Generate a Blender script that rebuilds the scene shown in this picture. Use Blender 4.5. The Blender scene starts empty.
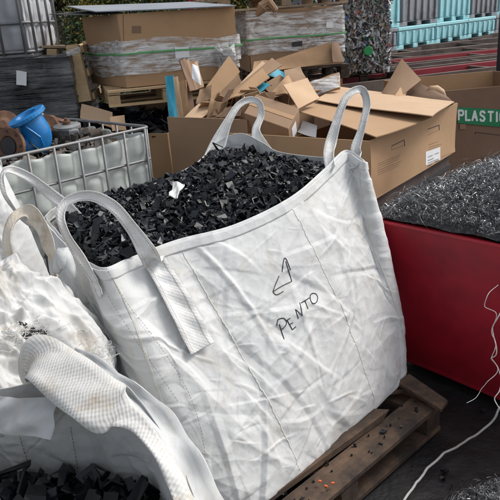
import bpy, math, random
import numpy as np
from mathutils import Vector, Matrix, Euler
from mathutils.bvhtree import BVHTree
random.seed(5); rng = np.random.default_rng(5)
S = bpy.context.scene; COL = S.collection
# ------------------------------------------------------------------ camera
H = 1.7; FPX = 650.0; PITCH = math.radians(20); ROLL = math.radians(4)
cF = Vector((0, math.cos(PITCH), -math.sin(PITCH)))
r0 = Vector((1, 0, 0)); u0 = Vector((0, math.sin(PITCH), math.cos(PITCH)))
cR = math.cos(ROLL)*r0 - math.sin(ROLL)*u0; cU = math.sin(ROLL)*r0 + math.cos(ROLL)*u0
CP = Vector((0, 0, H))
def ray(x, y): return cF + cR*((x-250)/FPX) + cU*((250-y)/FPX)
def az(x, y, z): d = ray(x, y); return CP + d*((z-H)/d.z)          # survey helpers: where a seen point stands
def ay(x, y, Y): d = ray(x, y); return CP + d*(Y/d.y)
cam = bpy.data.cameras.new('camera'); co = bpy.data.objects.new('camera', cam); COL.objects.link(co)
m = Matrix((cR, cU, -cF)).transposed().to_4x4(); m.translation = CP; co.matrix_world = m
cam.sensor_width = 36; cam.lens = 36*FPX/500; cam.clip_end = 400; cam.clip_start = .05
S.camera = co
# ------------------------------------------------------------------ light
W = bpy.data.worlds.new('World'); S.world = W; W.use_nodes = True
nt = W.node_tree; bg = nt.nodes['Background']; sk = nt.nodes.new('ShaderNodeTexSky')
sk.sky_type = 'NISHITA'; sk.sun_disc = False; SE = math.radians(50); SR = math.radians(72)
sk.sun_elevation = SE; sk.sun_rotation = SR; sk.dust_density = 3; sk.air_density = 1.0; sk.ozone_density = .6
hs = nt.nodes.new('ShaderNodeHueSaturation'); hs.inputs['Saturation'].default_value = .30
nt.links.new(sk.outputs[0], hs.inputs['Color']); nt.links.new(hs.outputs[0], bg.inputs[0]); bg.inputs[1].default_value = .135
sl = bpy.data.lights.new('sun', 'SUN'); sl.energy = 1.5; sl.angle = math.radians(18); sl.color = (1, .96, .90)
so = bpy.data.objects.new('sun', sl); COL.objects.link(so)
sdir = Vector((math.sin(SR)*math.cos(SE), math.cos(SR)*math.cos(SE), math.sin(SE)))
so.rotation_euler = sdir.to_track_quat('Z', 'Y').to_euler()
S.view_settings.view_transform = 'Standard'; S.view_settings.look = 'None'; S.view_settings.exposure = 0.60; S.view_settings.gamma = 1
# ------------------------------------------------------------------ materials
def nodes(name):
    mt = bpy.data.materials.new(name); mt.use_nodes = True; t = mt.node_tree
    return mt, t, t.nodes['Principled BSDF']
def N(t, typ, **k):
    n = t.nodes.new(typ)
    for a, b in k.items():
        if a in n.inputs: n.inputs[a].default_value = b
        else: setattr(n, a, b)
    return n
def coords(t, scale=(1, 1, 1), rot=(0, 0, 0), world=False):
    mp = N(t, 'ShaderNodeMapping'); mp.inputs['Scale'].default_value = scale; mp.inputs['Rotation'].default_value = rot
    if world: src = N(t, 'ShaderNodeNewGeometry').outputs['Position']
    else: src = N(t, 'ShaderNodeTexCoord').outputs['Object']
    t.links.new(src, mp.inputs[0]); return mp.outputs[0]
def noise(t, vec, sc, det=4, rough=.55, dist=0):
    n = N(t, 'ShaderNodeTexNoise'); n.inputs['Scale'].default_value = sc; n.inputs['Detail'].default_value = det
    n.inputs['Roughness'].default_value = rough; n.inputs['Distortion'].default_value = dist
    t.links.new(vec, n.inputs['Vector']); return n.outputs['Fac']
def ramp(t, fac, stops):
    r = N(t, 'ShaderNodeValToRGB'); e = r.color_ramp.elements
    while len(e) < len(stops): e.new(.5)
    for i, (p, c) in enumerate(stops):
        e[i].position = p; e[i].color = (*c, 1) if len(c) == 3 else c
    t.links.new(fac, r.inputs[0]); return r.outputs[0]
def bump(t, b, hs, base=None):
    prev = base
    for h, st, d in hs:
        bn = N(t, 'ShaderNodeBump'); bn.inputs['Strength'].default_value = st; bn.inputs['Distance'].default_value = d
        t.links.new(h, bn.inputs['Height'])
        if prev: t.links.new(prev, bn.inputs['Normal'])
        prev = bn.outputs[0]
    t.links.new(prev, b.inputs['Normal']); return prev
def mix(t, a, b_, f, mode='MIX'):
    mx = N(t, 'ShaderNodeMix', data_type='RGBA', blend_type=mode)
    for s, v in ((6, a), (7, b_)):
        if isinstance(v, tuple): mx.inputs[s].default_value = (*v, 1)
        else: t.links.new(v, mx.inputs[s])
    if isinstance(f, float): mx.inputs[0].default_value = f
    else: t.links.new(f, mx.inputs[0])
    return mx.outputs[2]
def mat(name, c1, c2=None, sc=6, rough=.7, metal=0, bs=.3, bd=.004, bsc=60, dirt=None, dsc=2.5, stretch=(1, 1, 1), dlo=.5, dhi=.7, island=0, rr=None):
    mt, t, b = nodes(name); v = coords(t, stretch)
    c = ramp(t, noise(t, v, sc, 6), [(.3, c1), (.7, c2 or c1)])
    if dirt: c = mix(t, c, dirt, ramp(t, noise(t, coords(t), dsc, 8, .65), [(dlo, (0, 0, 0)), (dhi, (1, 1, 1))]))
    if island:
        g = N(t, 'ShaderNodeNewGeometry'); mr = N(t, 'ShaderNodeMapRange'); mr.inputs[3].default_value = 1-island; mr.inputs[4].default_value = 1+island
        t.links.new(g.outputs['Random Per Island'], mr.inputs[0])
        hsv = N(t, 'ShaderNodeHueSaturation'); t.links.new(mr.outputs[0], hsv.inputs['Value']); t.links.new(c, hsv.inputs['Color']); c = hsv.outputs[0]
    t.links.new(c, b.inputs['Base Color']); b.inputs['Metallic'].default_value = metal
    if rr:
        mr = N(t, 'ShaderNodeMapRange'); mr.inputs[3].default_value = rr[0]; mr.inputs[4].default_value = rr[1]
        t.links.new(noise(t, v, sc*2, 4), mr.inputs[0]); t.links.new(mr.outputs[0], b.inputs['Roughness'])
    else: b.inputs['Roughness'].default_value = rough
    if bs: bump(t, b, [(noise(t, v, bsc, 4), bs, bd)])
    return mt
def cloth_mat(name, c1, c2, dirt, dlo, dhi, crk=1.0, weave=170, trans=.12):
    mt, t, b = nodes(name); v = coords(t)
    n = noise(t, v, 3, 6); c = ramp(t, n, [(.3, c1), (.7, c2)])
    c = mix(t, c, dirt, ramp(t, noise(t, v, 5, 9, .7, .6), [(dlo, (0, 0, 0)), (dhi, (1, 1, 1))]))
    # crushed facets at two sizes, warped
    def facets(sc, warp, stretch, rot):
        vv = coords(t, stretch, rot)
        nz = N(t, 'ShaderNodeTexNoise'); nz.inputs['Scale'].default_value = sc*.7; t.links.new(vv, nz.inputs[0])
        ad = N(t, 'ShaderNodeVectorMath', operation='MULTIPLY_ADD'); t.links.new(nz.outputs['Color'], ad.inputs[0]); ad.inputs[1].default_value = (warp,)*3; t.links.new(vv, ad.inputs[2])
        vo = N(t, 'ShaderNodeTexVoronoi', feature='F1', distance='EUCLIDEAN'); vo.inputs['Scale'].default_value = sc
        t.links.new(ad.outputs[0], vo.inputs['Vector']); return vo.outputs['Distance']
    wv = N(t, 'ShaderNodeTexWave'); wv.inputs['Scale'].default_value = weave; wv.inputs['Distortion'].default_value = 1; t.links.new(v, wv.inputs[0])
    def rg_(sc, stretch, rot):
        n_ = N(t, 'ShaderNodeTexNoise', noise_type='RIDGED_MULTIFRACTAL'); n_.inputs['Scale'].default_value = sc; n_.inputs['Detail'].default_value = 3; n_.inputs['Distortion'].default_value = .25
        t.links.new(coords(t, stretch, rot), n_.inputs['Vector']); return n_.outputs['Fac']
    bump(t, b, [(facets(9, .06, (1, 1, .6), (.3, .5, .2)), .5*crk, .02), (rg_(6, (1, 1, .45), (.2, .9, .3)), .35*crk, .008), (rg_(11, (.5, .5, 1.3), (.3, -.6, .2)), .35*crk, .005), (facets(26, .03, (1, .55, 1), (.6, .7, .3)), .45*crk, .007), (noise(t, v, 60, 5), .25, .003), (wv.outputs['Fac'], .18, .0012)])
    t.links.new(c, b.inputs['Base Color']); b.inputs['Roughness'].default_value = .62
    b.inputs['Specular IOR Level'].default_value = .22
    tr = N(t, 'ShaderNodeBsdfTranslucent'); t.links.new(c, tr.inputs[0]); ms = N(t, 'ShaderNodeMixShader'); ms.inputs[0].default_value = trans
    t.links.new(b.outputs[0], ms.inputs[1]); t.links.new(tr.outputs[0], ms.inputs[2])
    t.links.new(ms.outputs[0], t.nodes['Material Output'].inputs['Surface']); return mt
M = {}
M['bag'] = cloth_mat('woven_white', (.62, .63, .63), (.69, .695, .69), (.47, .44, .37), .54, .82, .85)
M['bag2'] = cloth_mat('woven_dirty', (.56, .57, .57), (.64, .64, .63), (.38, .31, .22), .52, .78, 1.6)
M['bag3'] = cloth_mat('woven_grey', (.50, .52, .53), (.57, .58, .58), (.45, .41, .35), .55, .8)
def web_mat(name, c1, c2, dirt, sc=420):
    mt, t, b = nodes(name); v = coords(t); uv = N(t, 'ShaderNodeUVMap').outputs[0]
    c = mix(t, ramp(t, noise(t, v, 10, 5), [(.3, c1), (.7, c2)]), dirt, ramp(t, noise(t, v, 14, 8, .7), [(.5, (0, 0, 0)), (.75, (1, 1, 1))]))
    w1 = N(t, 'ShaderNodeTexWave', bands_direction='DIAGONAL'); w1.inputs['Scale'].default_value = 5.5; w1.inputs['Distortion'].default_value = .8; t.links.new(uv, w1.inputs[0])
    mp = N(t, 'ShaderNodeMapping'); mp.inputs['Scale'].default_value = (sc/8, sc/8, 1); t.links.new(uv, mp.inputs[0])
    ck = N(t, 'ShaderNodeTexVoronoi'); ck.inputs['Scale'].default_value = 3; ck.inputs['Randomness'].default_value = .25; t.links.new(mp.outputs[0], ck.inputs['Vector'])
    w2 = N(t, 'ShaderNodeTexWave', bands_direction='DIAGONAL'); w2.inputs['Scale'].default_value = 7.5; w2.inputs['Distortion'].default_value = .8; m2 = N(t, 'ShaderNodeMapping'); m2.inputs['Scale'].default_value = (1, -1, 1); t.links.new(uv, m2.inputs[0]); t.links.new(m2.outputs[0], w2.inputs[0])
    bump(t, b, [(w1.outputs['Fac'], .22, .0018), (w2.outputs['Fac'], .18, .0018), (ck.outputs['Distance'], .15, .002), (noise(t, v, 30, 5), .5, .006)])
    c = mix(t, c, (.42, .39, .33), ramp(t, ck.outputs['Distance'], [(.5, (0, 0, 0)), (.9, (.22, .22, .22))]))
    t.links.new(c, b.inputs['Base Color']); b.inputs['Roughness'].default_value = .6; return mt
M['web'] = web_mat('webbing_white', (.58, .59, .59), (.65, .65, .64), (.45, .41, .35))
M['webheavy'] = web_mat('webbing_heavy', (.52, .52, .50), (.60, .59, .57), (.42, .36, .28)); M['webheavy'].node_tree.nodes['Bump'].inputs['Strength'].default_value = .32; M['webheavy'].node_tree.nodes['Bump.001'].inputs['Strength'].default_value = .28
M['webtan'] = web_mat('webbing_tan', (.52, .46, .38), (.62, .57, .49), (.32, .25, .17))
M['seam'] = mat('seam_thread', (.56, .54, .49), (.62, .61, .57), 30, .8)
M['stitch'] = mat('stitch_dark', (.14, .115, .10), (.24, .20, .16), 30, .8, bs=0)
M['ink'] = mat('marker_ink', (.015, .013, .02), None, 5, .6, bs=0)
def card(name, c1, c2, flute=55, dirt=(.15, .095, .06), dlo=.6, dhi=.85):
    mt, t, b = nodes(name); v = coords(t)
    c = ramp(t, noise(t, v, 3.5, 8, .6), [(.25, c1), (.75, c2)])
    c = mix(t, c, dirt, ramp(t, noise(t, v, 2.2, 8, .7), [(dlo, (0, 0, 0)), (dhi, (.5, .5, .5))]))
    w = N(t, 'ShaderNodeTexWave'); w.inputs['Scale'].default_value = flute; w.inputs['Distortion'].default_value = .4; t.links.new(coords(t, (1, 1, 0)), w.inputs[0])
    c = mix(t, c, (.2, .13, .08), ramp(t, noise(t, coords(t, (1, 1, 5)), 50, 3), [(.5, (0, 0, 0)), (1, (.12, .12, .12))]))
    bump(t, b, [(noise(t, v, 4, 4), .35, .02), (noise(t, v, 25, 4), .12, .003)])
    t.links.new(c, b.inputs['Base Color']); b.inputs['Roughness'].default_value = .82; return mt
M['card'] = card('cardboard', (.36, .222, .118), (.405, .255, .140))
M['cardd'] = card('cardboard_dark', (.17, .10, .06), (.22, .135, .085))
M['cardl'] = card('cardboard_pale', (.46, .31, .19), (.52, .36, .23))
M['cardw'] = card('cardboard_weathered', (.25, .158, .093), (.30, .19, .115))
def wood(name, c1, c2, dirt, dlo=.45, dhi=.75):
    mt, t, b = nodes(name); v = coords(t, (.8, 14, 14)); v2 = coords(t)
    nz = noise(t, v, 3.2, 8, .6, .8)
    c = mix(t, ramp(t, nz, [(.25, c1), (.75, c2)]), dirt, ramp(t, noise(t, v2, 4, 9, .72), [(dlo, (0, 0, 0)), (dhi, (1, 1, 1))]))
    bump(t, b, [(nz, .5, .006), (noise(t, v2, 60, 4), .25, .003)])
    t.links.new(c, b.inputs['Base Color']); b.inputs['Roughness'].default_value = .85; return mt
M['wood'] = wood('wood_new', (.42, .29, .16), (.52, .38, .22), (.28, .19, .11), .5, .8)
M['woodold'] = wood('wood_worn', (.07, .042, .026), (.19, .115, .068), (.022, .015, .012), .34, .62)
M['woodmid'] = wood('wood_mid', (.26, .19, .12), (.36, .27, .18), (.15, .11, .08))
M['steel'] = mat('galvanised', (.17, .175, .18), (.25, .255, .26), 12, .55, .5, dirt=(.22, .17, .13), dlo=.55, dhi=.8)
def hdpe(name, c, tr=.35):
    mt, t, b = nodes(name); v = coords(t)
    cc = mix(t, c, tuple(x*.6 for x in c), ramp(t, noise(t, v, 2.5, 8, .65), [(.4, (0, 0, 0)), (.8, (1, 1, 1))]))
    t.links.new(cc, b.inputs['Base Color']); b.inputs['Roughness'].default_value = .42
    tl = N(t, 'ShaderNodeBsdfTranslucent'); t.links.new(cc, tl.inputs[0]); ms = N(t, 'ShaderNodeMixShader'); ms.inputs[0].default_value = tr
    bump(t, b, [(noise(t, v, 6, 3), .35, .02)])
    t.links.new(b.outputs[0], ms.inputs[1]); t.links.new(tl.outputs[0], ms.inputs[2]); t.links.new(ms.outputs[0], t.nodes['Material Output'].inputs[0]); return mt
M['hdpe'] = hdpe('tank_plastic', (.66, .70, .67), .25); M['hdpe2'] = hdpe('tank_plastic_grey', (.56, .57, .60), .2)
M['yellowed'] = mat('tank_crust', (.55, .48, .28), (.62, .56, .38), 5)
M['blue'] = mat('blue_enamel', (.008, .15, .42), (.012, .20, .50), 5, .32, dirt=(.04, .07, .11), dsc=7, dlo=.5, dhi=.8, bs=.25)
M['rust'] = mat('rust', (.09, .045, .028), (.19, .10, .06), 18, .85, .2, .6, .004, 70)
M['iron'] = mat('cast_iron', (.07, .065, .06), (.14, .12, .10), 14, .6, .5, .4, .003, 60, dirt=(.14, .08, .05))
M['alu'] = mat('aluminium_casting', (.30, .31, .32), (.42, .42, .42), 14, .45, .7, .3, .003, dirt=(.10, .09, .08))
M['copper'] = mat('dull_copper', (.30, .17, .09), (.40, .26, .16), 20, .5, .6)
M['black'] = mat('black_plastic', (.003, .004, .006), (.009, .011, .016), 8, .38, island=.8, rr=(.18, .6), bs=.4, bd=.003, bsc=50); M['black'].node_tree.nodes['Principled BSDF'].inputs['Specular IOR Level'].default_value = .36
M['blackbed'] = mat('black_bed', (.006, .006, .007), None, 8, .8)
M['red'] = mat('red_paint', (.42, .008, .022), (.50, .012, .032), 2.5, .5, 0, .25, .006, 7, dirt=(.09, .006, .01), dsc=1.6, dlo=.42, dhi=.8)
M['redfar'] = mat('red_rim_paint', (.26, .02, .03), (.34, .03, .045), 2, .5)
M['trough'] = mat('rusted_trough_and_box_shade', (.045, .03, .026), (.085, .06, .05), 3, .85, dirt=(.13, .10, .08))
M['trough2'] = mat('worn_trough_edge', (.11, .08, .07), (.17, .13, .11), 3, .85, dirt=(.06, .04, .035))
M['teal'] = mat('teal_plastic', (.30, .62, .67), (.35, .67, .72), 2, .5, dirt=(.18, .40, .44), dlo=.5, dhi=.85)
M['greyp'] = mat('grey_plastic', (.22, .225, .25), (.27, .275, .295), 2, .5, dirt=(.10, .10, .11))
M['dark'] = mat('dark_mark', (.02, .02, .025), None, 3, .7)
M['white'] = mat('paper_white', (.66, .68, .70), (.74, .75, .76), 8, .6)
M['print'] = mat('brown_print', (.12, .07, .045), None, 9, .8, bs=0)
M['greenl'] = mat('sign_green', (.010, .19, .075), (.014, .22, .09), 6, .5)
M['greens'] = mat('green_strap', (.07, .30, .09), (.10, .36, .13), 20, .5)
M['signw'] = mat('sign_white', (.72, .76, .74), None, 6, .5, bs=0)
M['bluec'] = mat('blue_printed_card', (.015, .24, .36), (.03, .30, .42), 9, .6, dirt=(.05, .12, .17))
M['sheet'] = mat('grey_sheet', (.19, .21, .24), (.25, .27, .30), 3, .45, dirt=(.16, .17, .19))
M['orange'] = mat('orange_chip', (.6, .10, .02), None, 5, .5)
M['rope'] = mat('white_rope', (.45, .44, .42), (.55, .54, .52), 60, .8, bsc=200, bs=.6, bd=.002, dirt=(.3, .26, .2))
M['swarf'] = mat('steel_swarf', (.11, .115, .12), (.36, .37, .38), 30, .3, .7, bs=0, island=.9, rr=(.2, .5))
M['swarfbed'] = mat('swarf_bed', (.02, .02, .022), (.10, .105, .11), 90, .8, .3, .8, .01, 90)
M['leaf'] = mat('leaf', (.030, .060, .016), (.055, .095, .022), 3, .55, island=.5, bs=0)
M['leafy'] = mat('leaf_yellow', (.30, .22, .02), (.38, .26, .03), 3, .55, island=.5, bs=0)
M['bark'] = mat('bark', (.06, .045, .035), (.10, .08, .06), 12, .9)
M['ground'] = mat('wet_black_ground', (.008, .008, .009), (.018, .018, .018), 4, .6, bs=.8, bd=.015, bsc=14, dirt=(.03, .027, .024), dsc=2, rr=(.35, .85))
def film(name, lo, hi, rot=.0, dens=1.0, tint=(.78, .78, .78)):
    mt, t, b = nodes(name); v = coords(t, (.7, .7, 9), (rot, rot, 0)); n = noise(t, v, 3.2, 7, .62, 1.2)
    n2 = noise(t, coords(t, (1, 1, 2.5), (0, rot*2, 0)), 4, 5, .6, 2)
    b.inputs['Base Color'].default_value = (*tint, 1); b.inputs['Roughness'].default_value = .25
    mn = N(t, 'ShaderNodeMath', operation='MULTIPLY'); t.links.new(n, mn.inputs[0]); t.links.new(n2, mn.inputs[1])
    a = ramp(t, mn.outputs[0], [(lo, (.07, .07, .07)), (hi, (dens*.8,)*3)])
    bump(t, b, [(n, .8, .02), (n2, .6, .02)])
    t.links.new(a, b.inputs['Alpha']); return mt
M['film'] = film('stretch_film', .17, .33, .12)
M['filmd'] = film('stretch_film_thin', .25, .46, .1, .75, (.6, .61, .62))
M['filmblack'] = mat('black_wrap_painted_sheen', (.006, .006, .008), (.20, .205, .21), 1.8, .2, bs=.9, bd=.03, bsc=7, stretch=(.5, .5, 6), dirt=(.008, .008, .01), dsc=.9, dlo=.45, dhi=.6)  # grey streaks paint the film's shiny highlights into its colour
for nm, c in dict(b1=(.6, .62, .64), b2=(.035, .035, .04), b3=(.30, .31, .32), b4=(.04, .10, .32), b5=(.34, .24, .15), b6=(.45, .40, .33), b7=(.02, .28, .08), b8=(.35, .05, .04)).items():
    M[nm] = mat('bale_'+nm, c, None, 5, .5, bs=.4)
# ------------------------------------------------------------------ mesh helpers
def link(name, me, parent=None, mt=None):
    o = bpy.data.objects.new(name, me); COL.objects.link(o)
    if parent: o.parent = parent
    for x in (mt if isinstance(mt, list) else [mt] if mt else []): me.materials.append(x)
    return o
def tag(o, label, cat, group=None, kind=None):
    o['label'] = label; o['category'] = cat
    if group: o['group'] = group
    if kind: o['kind'] = kind
    return o
def thing(name, label, cat, group=None, loc=(0, 0, 0), rz=0):
    o = bpy.data.objects.new(name, None); COL.objects.link(o); o.location = loc; o.rotation_euler = (0, 0, rz); o.empty_display_size = .1
    return tag(o, label, cat, group)
class MB:
    def __init__(s): s.v = []; s.f = []; s.mi = []; s.m = 0
    def add(s, vs, fs):
        n = len(s.v); s.v += [tuple(x) for x in vs]; s.f += [tuple(i+n for i in f) for f in fs]; s.mi += [s.m]*len(fs); return s
    def hexa(s, b, t):   # b, t: 4 bottom, 4 top corners (ccw from above)
        return s.add(list(b)+list(t), [(3, 2, 1, 0), (4, 5, 6, 7), (0, 1, 5, 4), (1, 2, 6, 5), (2, 3, 7, 6), (3, 0, 4, 7)])
    def box(s, c, d, e=None):
        x, y, z = (k/2 for k in d); c = Vector(c)
        R = Euler(e).to_matrix() if e else Matrix.Identity(3)
        q = [c+R@Vector(p) for p in ((-x, -y, -z), (x, -y, -z), (x, y, -z), (-x, y, -z), (-x, -y, z), (x, -y, z), (x, y, z), (-x, y, z))]
        return s.hexa(q[:4], q[4:])
    def tube(s, pts, r, n=8, closed=False, cap=True):
        pts = [Vector(p) for p in pts]; k = len(pts); rs = r if isinstance(r, list) else [r]*k
        base = len(s.v); up = None
        for i, p in enumerate(pts):
            if closed: t = (pts[(i+1) % k]-pts[i-1]).normalized()
            else: t = (pts[min(i+1, k-1)]-pts[max(i-1, 0)]).normalized()
            if up is None: up = t.orthogonal().normalized()
            up = (up-t*up.dot(t)); up = up.normalized() if up.length > 1e-6 else t.orthogonal().normalized()
            w = t.cross(up)
            for j in range(n):
                a = 2*math.pi*j/n; s.v.append(tuple(p+(up*math.cos(a)+w*math.sin(a))*rs[i]))
        for i in range(k if closed else k-1):
            for j in range(n):
                a = base+i*n+j; b = base+i*n+(j+1) % n; c = base+((i+1) % k)*n+(j+1) % n; d = base+((i+1) % k)*n+j
                s.f.append((a, b, c, d)); s.mi.append(s.m)
        if cap and not closed:
            s.f.append(tuple(base+j for j in range(n))[::-1]); s.f.append(tuple(base+(k-1)*n+j for j in range(n))); s.mi += [s.m]*2
        return s
    def lathe(s, c, axis, prof, n=24):   # prof: (radius, along) pairs
        axis = Vector(axis).normalized(); u = axis.orthogonal().normalized(); w = axis.cross(u); c = Vector(c); base = len(s.v)
        for r, h in prof:
            for j in range(n):
                a = 2*math.pi*j/n; s.v.append(tuple(c+axis*h+(u*math.cos(a)+w*math.sin(a))*r))
        for i in range(len(prof)-1):
            for j in range(n):
                s.f.append((base+i*n+j, base+i*n+(j+1) % n, base+(i+1)*n+(j+1) % n, base+(i+1)*n+j)); s.mi.append(s.m)
        s.f.append(tuple(base+j for j in range(n))[::-1]); s.f.append(tuple(base+(len(prof)-1)*n+j for j in range(n))); s.mi += [s.m]*2
        return s
    def quad(s, q, th):  # slab from four corners, thickness th
        q = [Vector(p) for p in q]; nrm = (q[1]-q[0]).cross(q[3]-q[0]).normalized()*th/2
        return s.hexa([p-nrm for p in q], [p+nrm for p in q])
    def build(s, name, mt, parent=None, smooth=False, bev=0, sub=0):
        me = bpy.data.meshes.new(name); me.from_pydata(s.v, [], s.f); me.validate()
        if smooth: me.polygons.foreach_set('use_smooth', [True]*len(me.polygons))
        o = link(name, me, parent, mt)
        if isinstance(mt, list) and len(s.mi) == len(me.polygons): me.polygons.foreach_set('material_index', s.mi)
        if bev:
            b = o.modifiers.new('b', 'BEVEL'); b.width = bev; b.segments = 2; b.limit_method = 'ANGLE'
        me.update(); return o
def slab(name, mt, q, th, parent=None, nx=8, ny=8, warp=.01, seed=0, wave=1.0):
    """thin warped board between four corners, real thickness"""
    q = [Vector(p) for p in q]; r = random.Random(seed)
    n = (q[1]-q[0]).cross(q[3]-q[0]).normalized(); a, b, c, d = (r.uniform(-1, 1) for _ in range(4)); vs = []
    for j in range(ny+1):
        for i in range(nx+1):
            u = i/nx; w = j/ny
            p = q[0].lerp(q[1], u).lerp(q[3].lerp(q[2], u), w)
            h = warp*(a*math.sin(u*3.1*wave+b*3)+b*math.sin(w*2.7*wave+c*3)+c*math.sin((u+w)*4*wave+d)+.3*math.sin(u*11+d*9)*math.sin(w*9))
            vs.append(p+n*h)
    fs = [(j*(nx+1)+i, j*(nx+1)+i+1, (j+1)*(nx+1)+i+1, (j+1)*(nx+1)+i) for j in range(ny) for i in range(nx)]
    o = MB().add(vs, fs).build(name, mt, parent, True)
    so_ = o.modifiers.new('s', 'SOLIDIFY'); so_.thickness = th; so_.offset = 0
    es = o.modifiers.new('e', 'EDGE_SPLIT'); es.split_angle = math.radians(40); return o
def catmull(pts, n):
    P = np.array([list(p) for p in pts], float); k = len(P); out = []
    for i in range(k-1):
        p0 = P[max(i-1, 0)]; p1 = P[i]; p2 = P[i+1]; p3 = P[min(i+2, k-1)]
        for j in range(n):
            t = j/n; out.append(.5*(2*p1+(p2-p0)*t+(2*p0-5*p1+4*p2-p3)*t*t+(3*p1-p0-3*p2+p3)*t**3))
    out.append(P[-1]); return np.array(out)
def catmull_closed(P, us):
    P = np.array(P, float); k = len(P); out = []
    for u in us:
        x = (u % 1)*k; i = int(x); t = x-i; p0, p1, p2, p3 = P[(i-1) % k], P[i % k], P[(i+1) % k], P[(i+2) % k]
        out.append(.5*(2*p1+(p2-p0)*t+(2*p0-5*p1+4*p2-p3)*t*t+(3*p1-p0-3*p2+p3)*t**3))
    return np.array(out)
def strip(name, mt, path, width, nrm, th=.004, parent=None, curl=0.0, sub=10, smooth=True, folds=0.0, stitch=False):
    """ribbon with real thickness: path points, widths, surface normals (lists)"""
    k = len(path); W_ = width if isinstance(width, list) else [width]*k; Nn = nrm if isinstance(nrm, list) else [nrm]*k
    data = [list(path[i])+[W_[i]]+list(Nn[i]) for i in range(k)]
    D = catmull(data, sub); vs = []; fs = []; uvs = []; NW = 6; L = 0
    for i in range(len(D)):
        p = Vector(D[i][:3]); t = (Vector(D[min(i+1, len(D)-1)][:3])-Vector(D[max(i-1, 0)][:3])).normalized()
        n = Vector(D[i][4:7]); n = (n-t*n.dot(t)).normalized(); s = t.cross(n); w = D[i][3]
        if i: L += (p-Vector(D[i-1][:3])).length
        for j in range(NW+1):
            x = j/NW-.5; vs.append(p+s*(w*x)+n*(curl*w*(x*x*4)+folds*math.sin(x*9+i*.35)*.4*w*.1+folds*.003*(math.sin(i*.31+x*3)+.6*math.sin(i*.13+x*5)))); uvs.append((L*8, (x)*w*8))
    for i in range(len(D)-1):
        for j in range(NW): a = i*(NW+1)+j; fs.append((a, a+1, a+NW+2, a+NW+1))
    o = MB().add(vs, fs).build(name, mt, parent, True); me = o.data
    ul = me.uv_layers.new(name='UVMap'); flat = np.zeros(len(me.loops)*2)
    vi = np.zeros(len(me.loops), int); me.loops.foreach_get('vertex_index', vi); U = np.array(uvs)[vi]; ul.data.foreach_set('uv', U.ravel())
    sm = o.modifiers.new('s', 'SOLIDIFY'); sm.thickness = th; sm.offset = 0
    if stitch:
        b = MB(); V_ = vs
        for col_ in (1, NW-1):
            for i in range(0, len(D)-1):
                p, q = V_[i*(NW+1)+col_], V_[(i+1)*(NW+1)+col_]; n = Vector(D[i][4:7]).normalized()
                m_ = max(1, int((q-p).length/.011))
                for k in range(m_):
                    for sd in (1, -1): b.tube([p.lerp(q, (k+.15)/m_)+n*sd*(th/2+.0006), p.lerp(q, (k+.75)/m_)+n*sd*(th/2+.0006)], .0007, 4)
        b.build('stitching', M['stitch'], o)
    return o
# numpy perlin
_p = rng.permutation(256); _p = np.concatenate([_p, _p, _p]); _g = rng.normal(size=(256, 3)); _g /= np.linalg.norm(_g, axis=1)[:, None]
def perlin(P):
    i = np.floor(P).astype(int); f = P-i; i &= 255; u = f*f*f*(f*(f*6-15)+10); r = 0
    for dx in (0, 1):
        for dy in (0, 1):
            for dz in (0, 1):
                h = _p[_p[_p[i[:, 0]+dx]+i[:, 1]+dy]+i[:, 2]+dz] % 256
                d = (_g[h]*(f-np.array([dx, dy, dz]))).sum(1)
                w = (u[:, 0] if dx else 1-u[:, 0])*(u[:, 1] if dy else 1-u[:, 1])*(u[:, 2] if dz else 1-u[:, 2]); r = r+w*d
    return r*1.6
def ridge(P): return 1-np.minimum(np.abs(perlin(P))*2.6, 1)
def folds(st, pos, amp=1.0):
    """creased-cloth displacement from surface coordinates st (metres) and position"""
    s, t = st[:, 0], st[:, 1]; out = np.zeros(len(s))
    wx = perlin(pos*2.1+7)*.12; wy = perlin(pos*2.3+31)*.12
    for ang, sc, st_, a, off in ((38, 3.2, 3.5, .016, 0), (-42, 3.6, 3.5, .012, 11), (12, 6, 3.0, .007, 23), (62, 8, 3, .006, 37), (-20, 11, 3, .0045, 51), (-65, 15, 2.5, .003, 71)):
        c, q = math.cos(math.radians(ang)), math.sin(math.radians(ang))
        x = (s+wx)*c+(t+wy)*q; y = -(s+wx)*q+(t+wy)*c
        r = ridge(np.stack([x*sc/st_+off, y*sc+off*.7, pos[:, 2]*.3+off], 1))
        out += a*(r**2.2-.3)
    return out*amp
def creases(st, seed, n, dirs, amin=.002, amax=.012, lmin=.06, lmax=.6, wk=1.0, box=None):
    r = np.random.default_rng(seed); out = np.zeros(len(st)); lo = st.min(0); hi = st.max(0)
    order = np.argsort(st[:, 0]); S0 = st[order]; xs = S0[:, 0]; acc = np.zeros(len(st))
    for k in range(n):
        c = lo+(hi-lo)*r.random(2); L = lmin*(lmax/lmin)**r.random(); a = amin+(amax-amin)*(L-lmin)/(lmax-lmin)*r.uniform(.5, 1.2)
        w1 = (.006+L*.045)*r.uniform(.6, 1.4)*wk; w2 = w1*r.uniform(1.0, 5.0); th = math.radians(r.choice(dirs)+r.normal()*11); rad = L/2+w2
        i0, i1 = np.searchsorted(xs, [c[0]-rad, c[0]+rad]); q = S0[i0:i1]-c; x = q[:, 0]*math.cos(th)+q[:, 1]*math.sin(th); y = -q[:, 0]*math.sin(th)+q[:, 1]*math.cos(th)
        y = y+.12*L*np.sin(x/L*3+k)*r.uniform(-1, 1); e = np.clip(1-(2*x/L)**2, 0, 1)
        h = np.where(y > 0, np.clip(1-y/w1, 0, 1), np.clip(1+y/w2, 0, 1)); acc[i0:i1] += a*h*e*(1 if r.random() < .72 else -.7)
    out[order] = acc; return out
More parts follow.
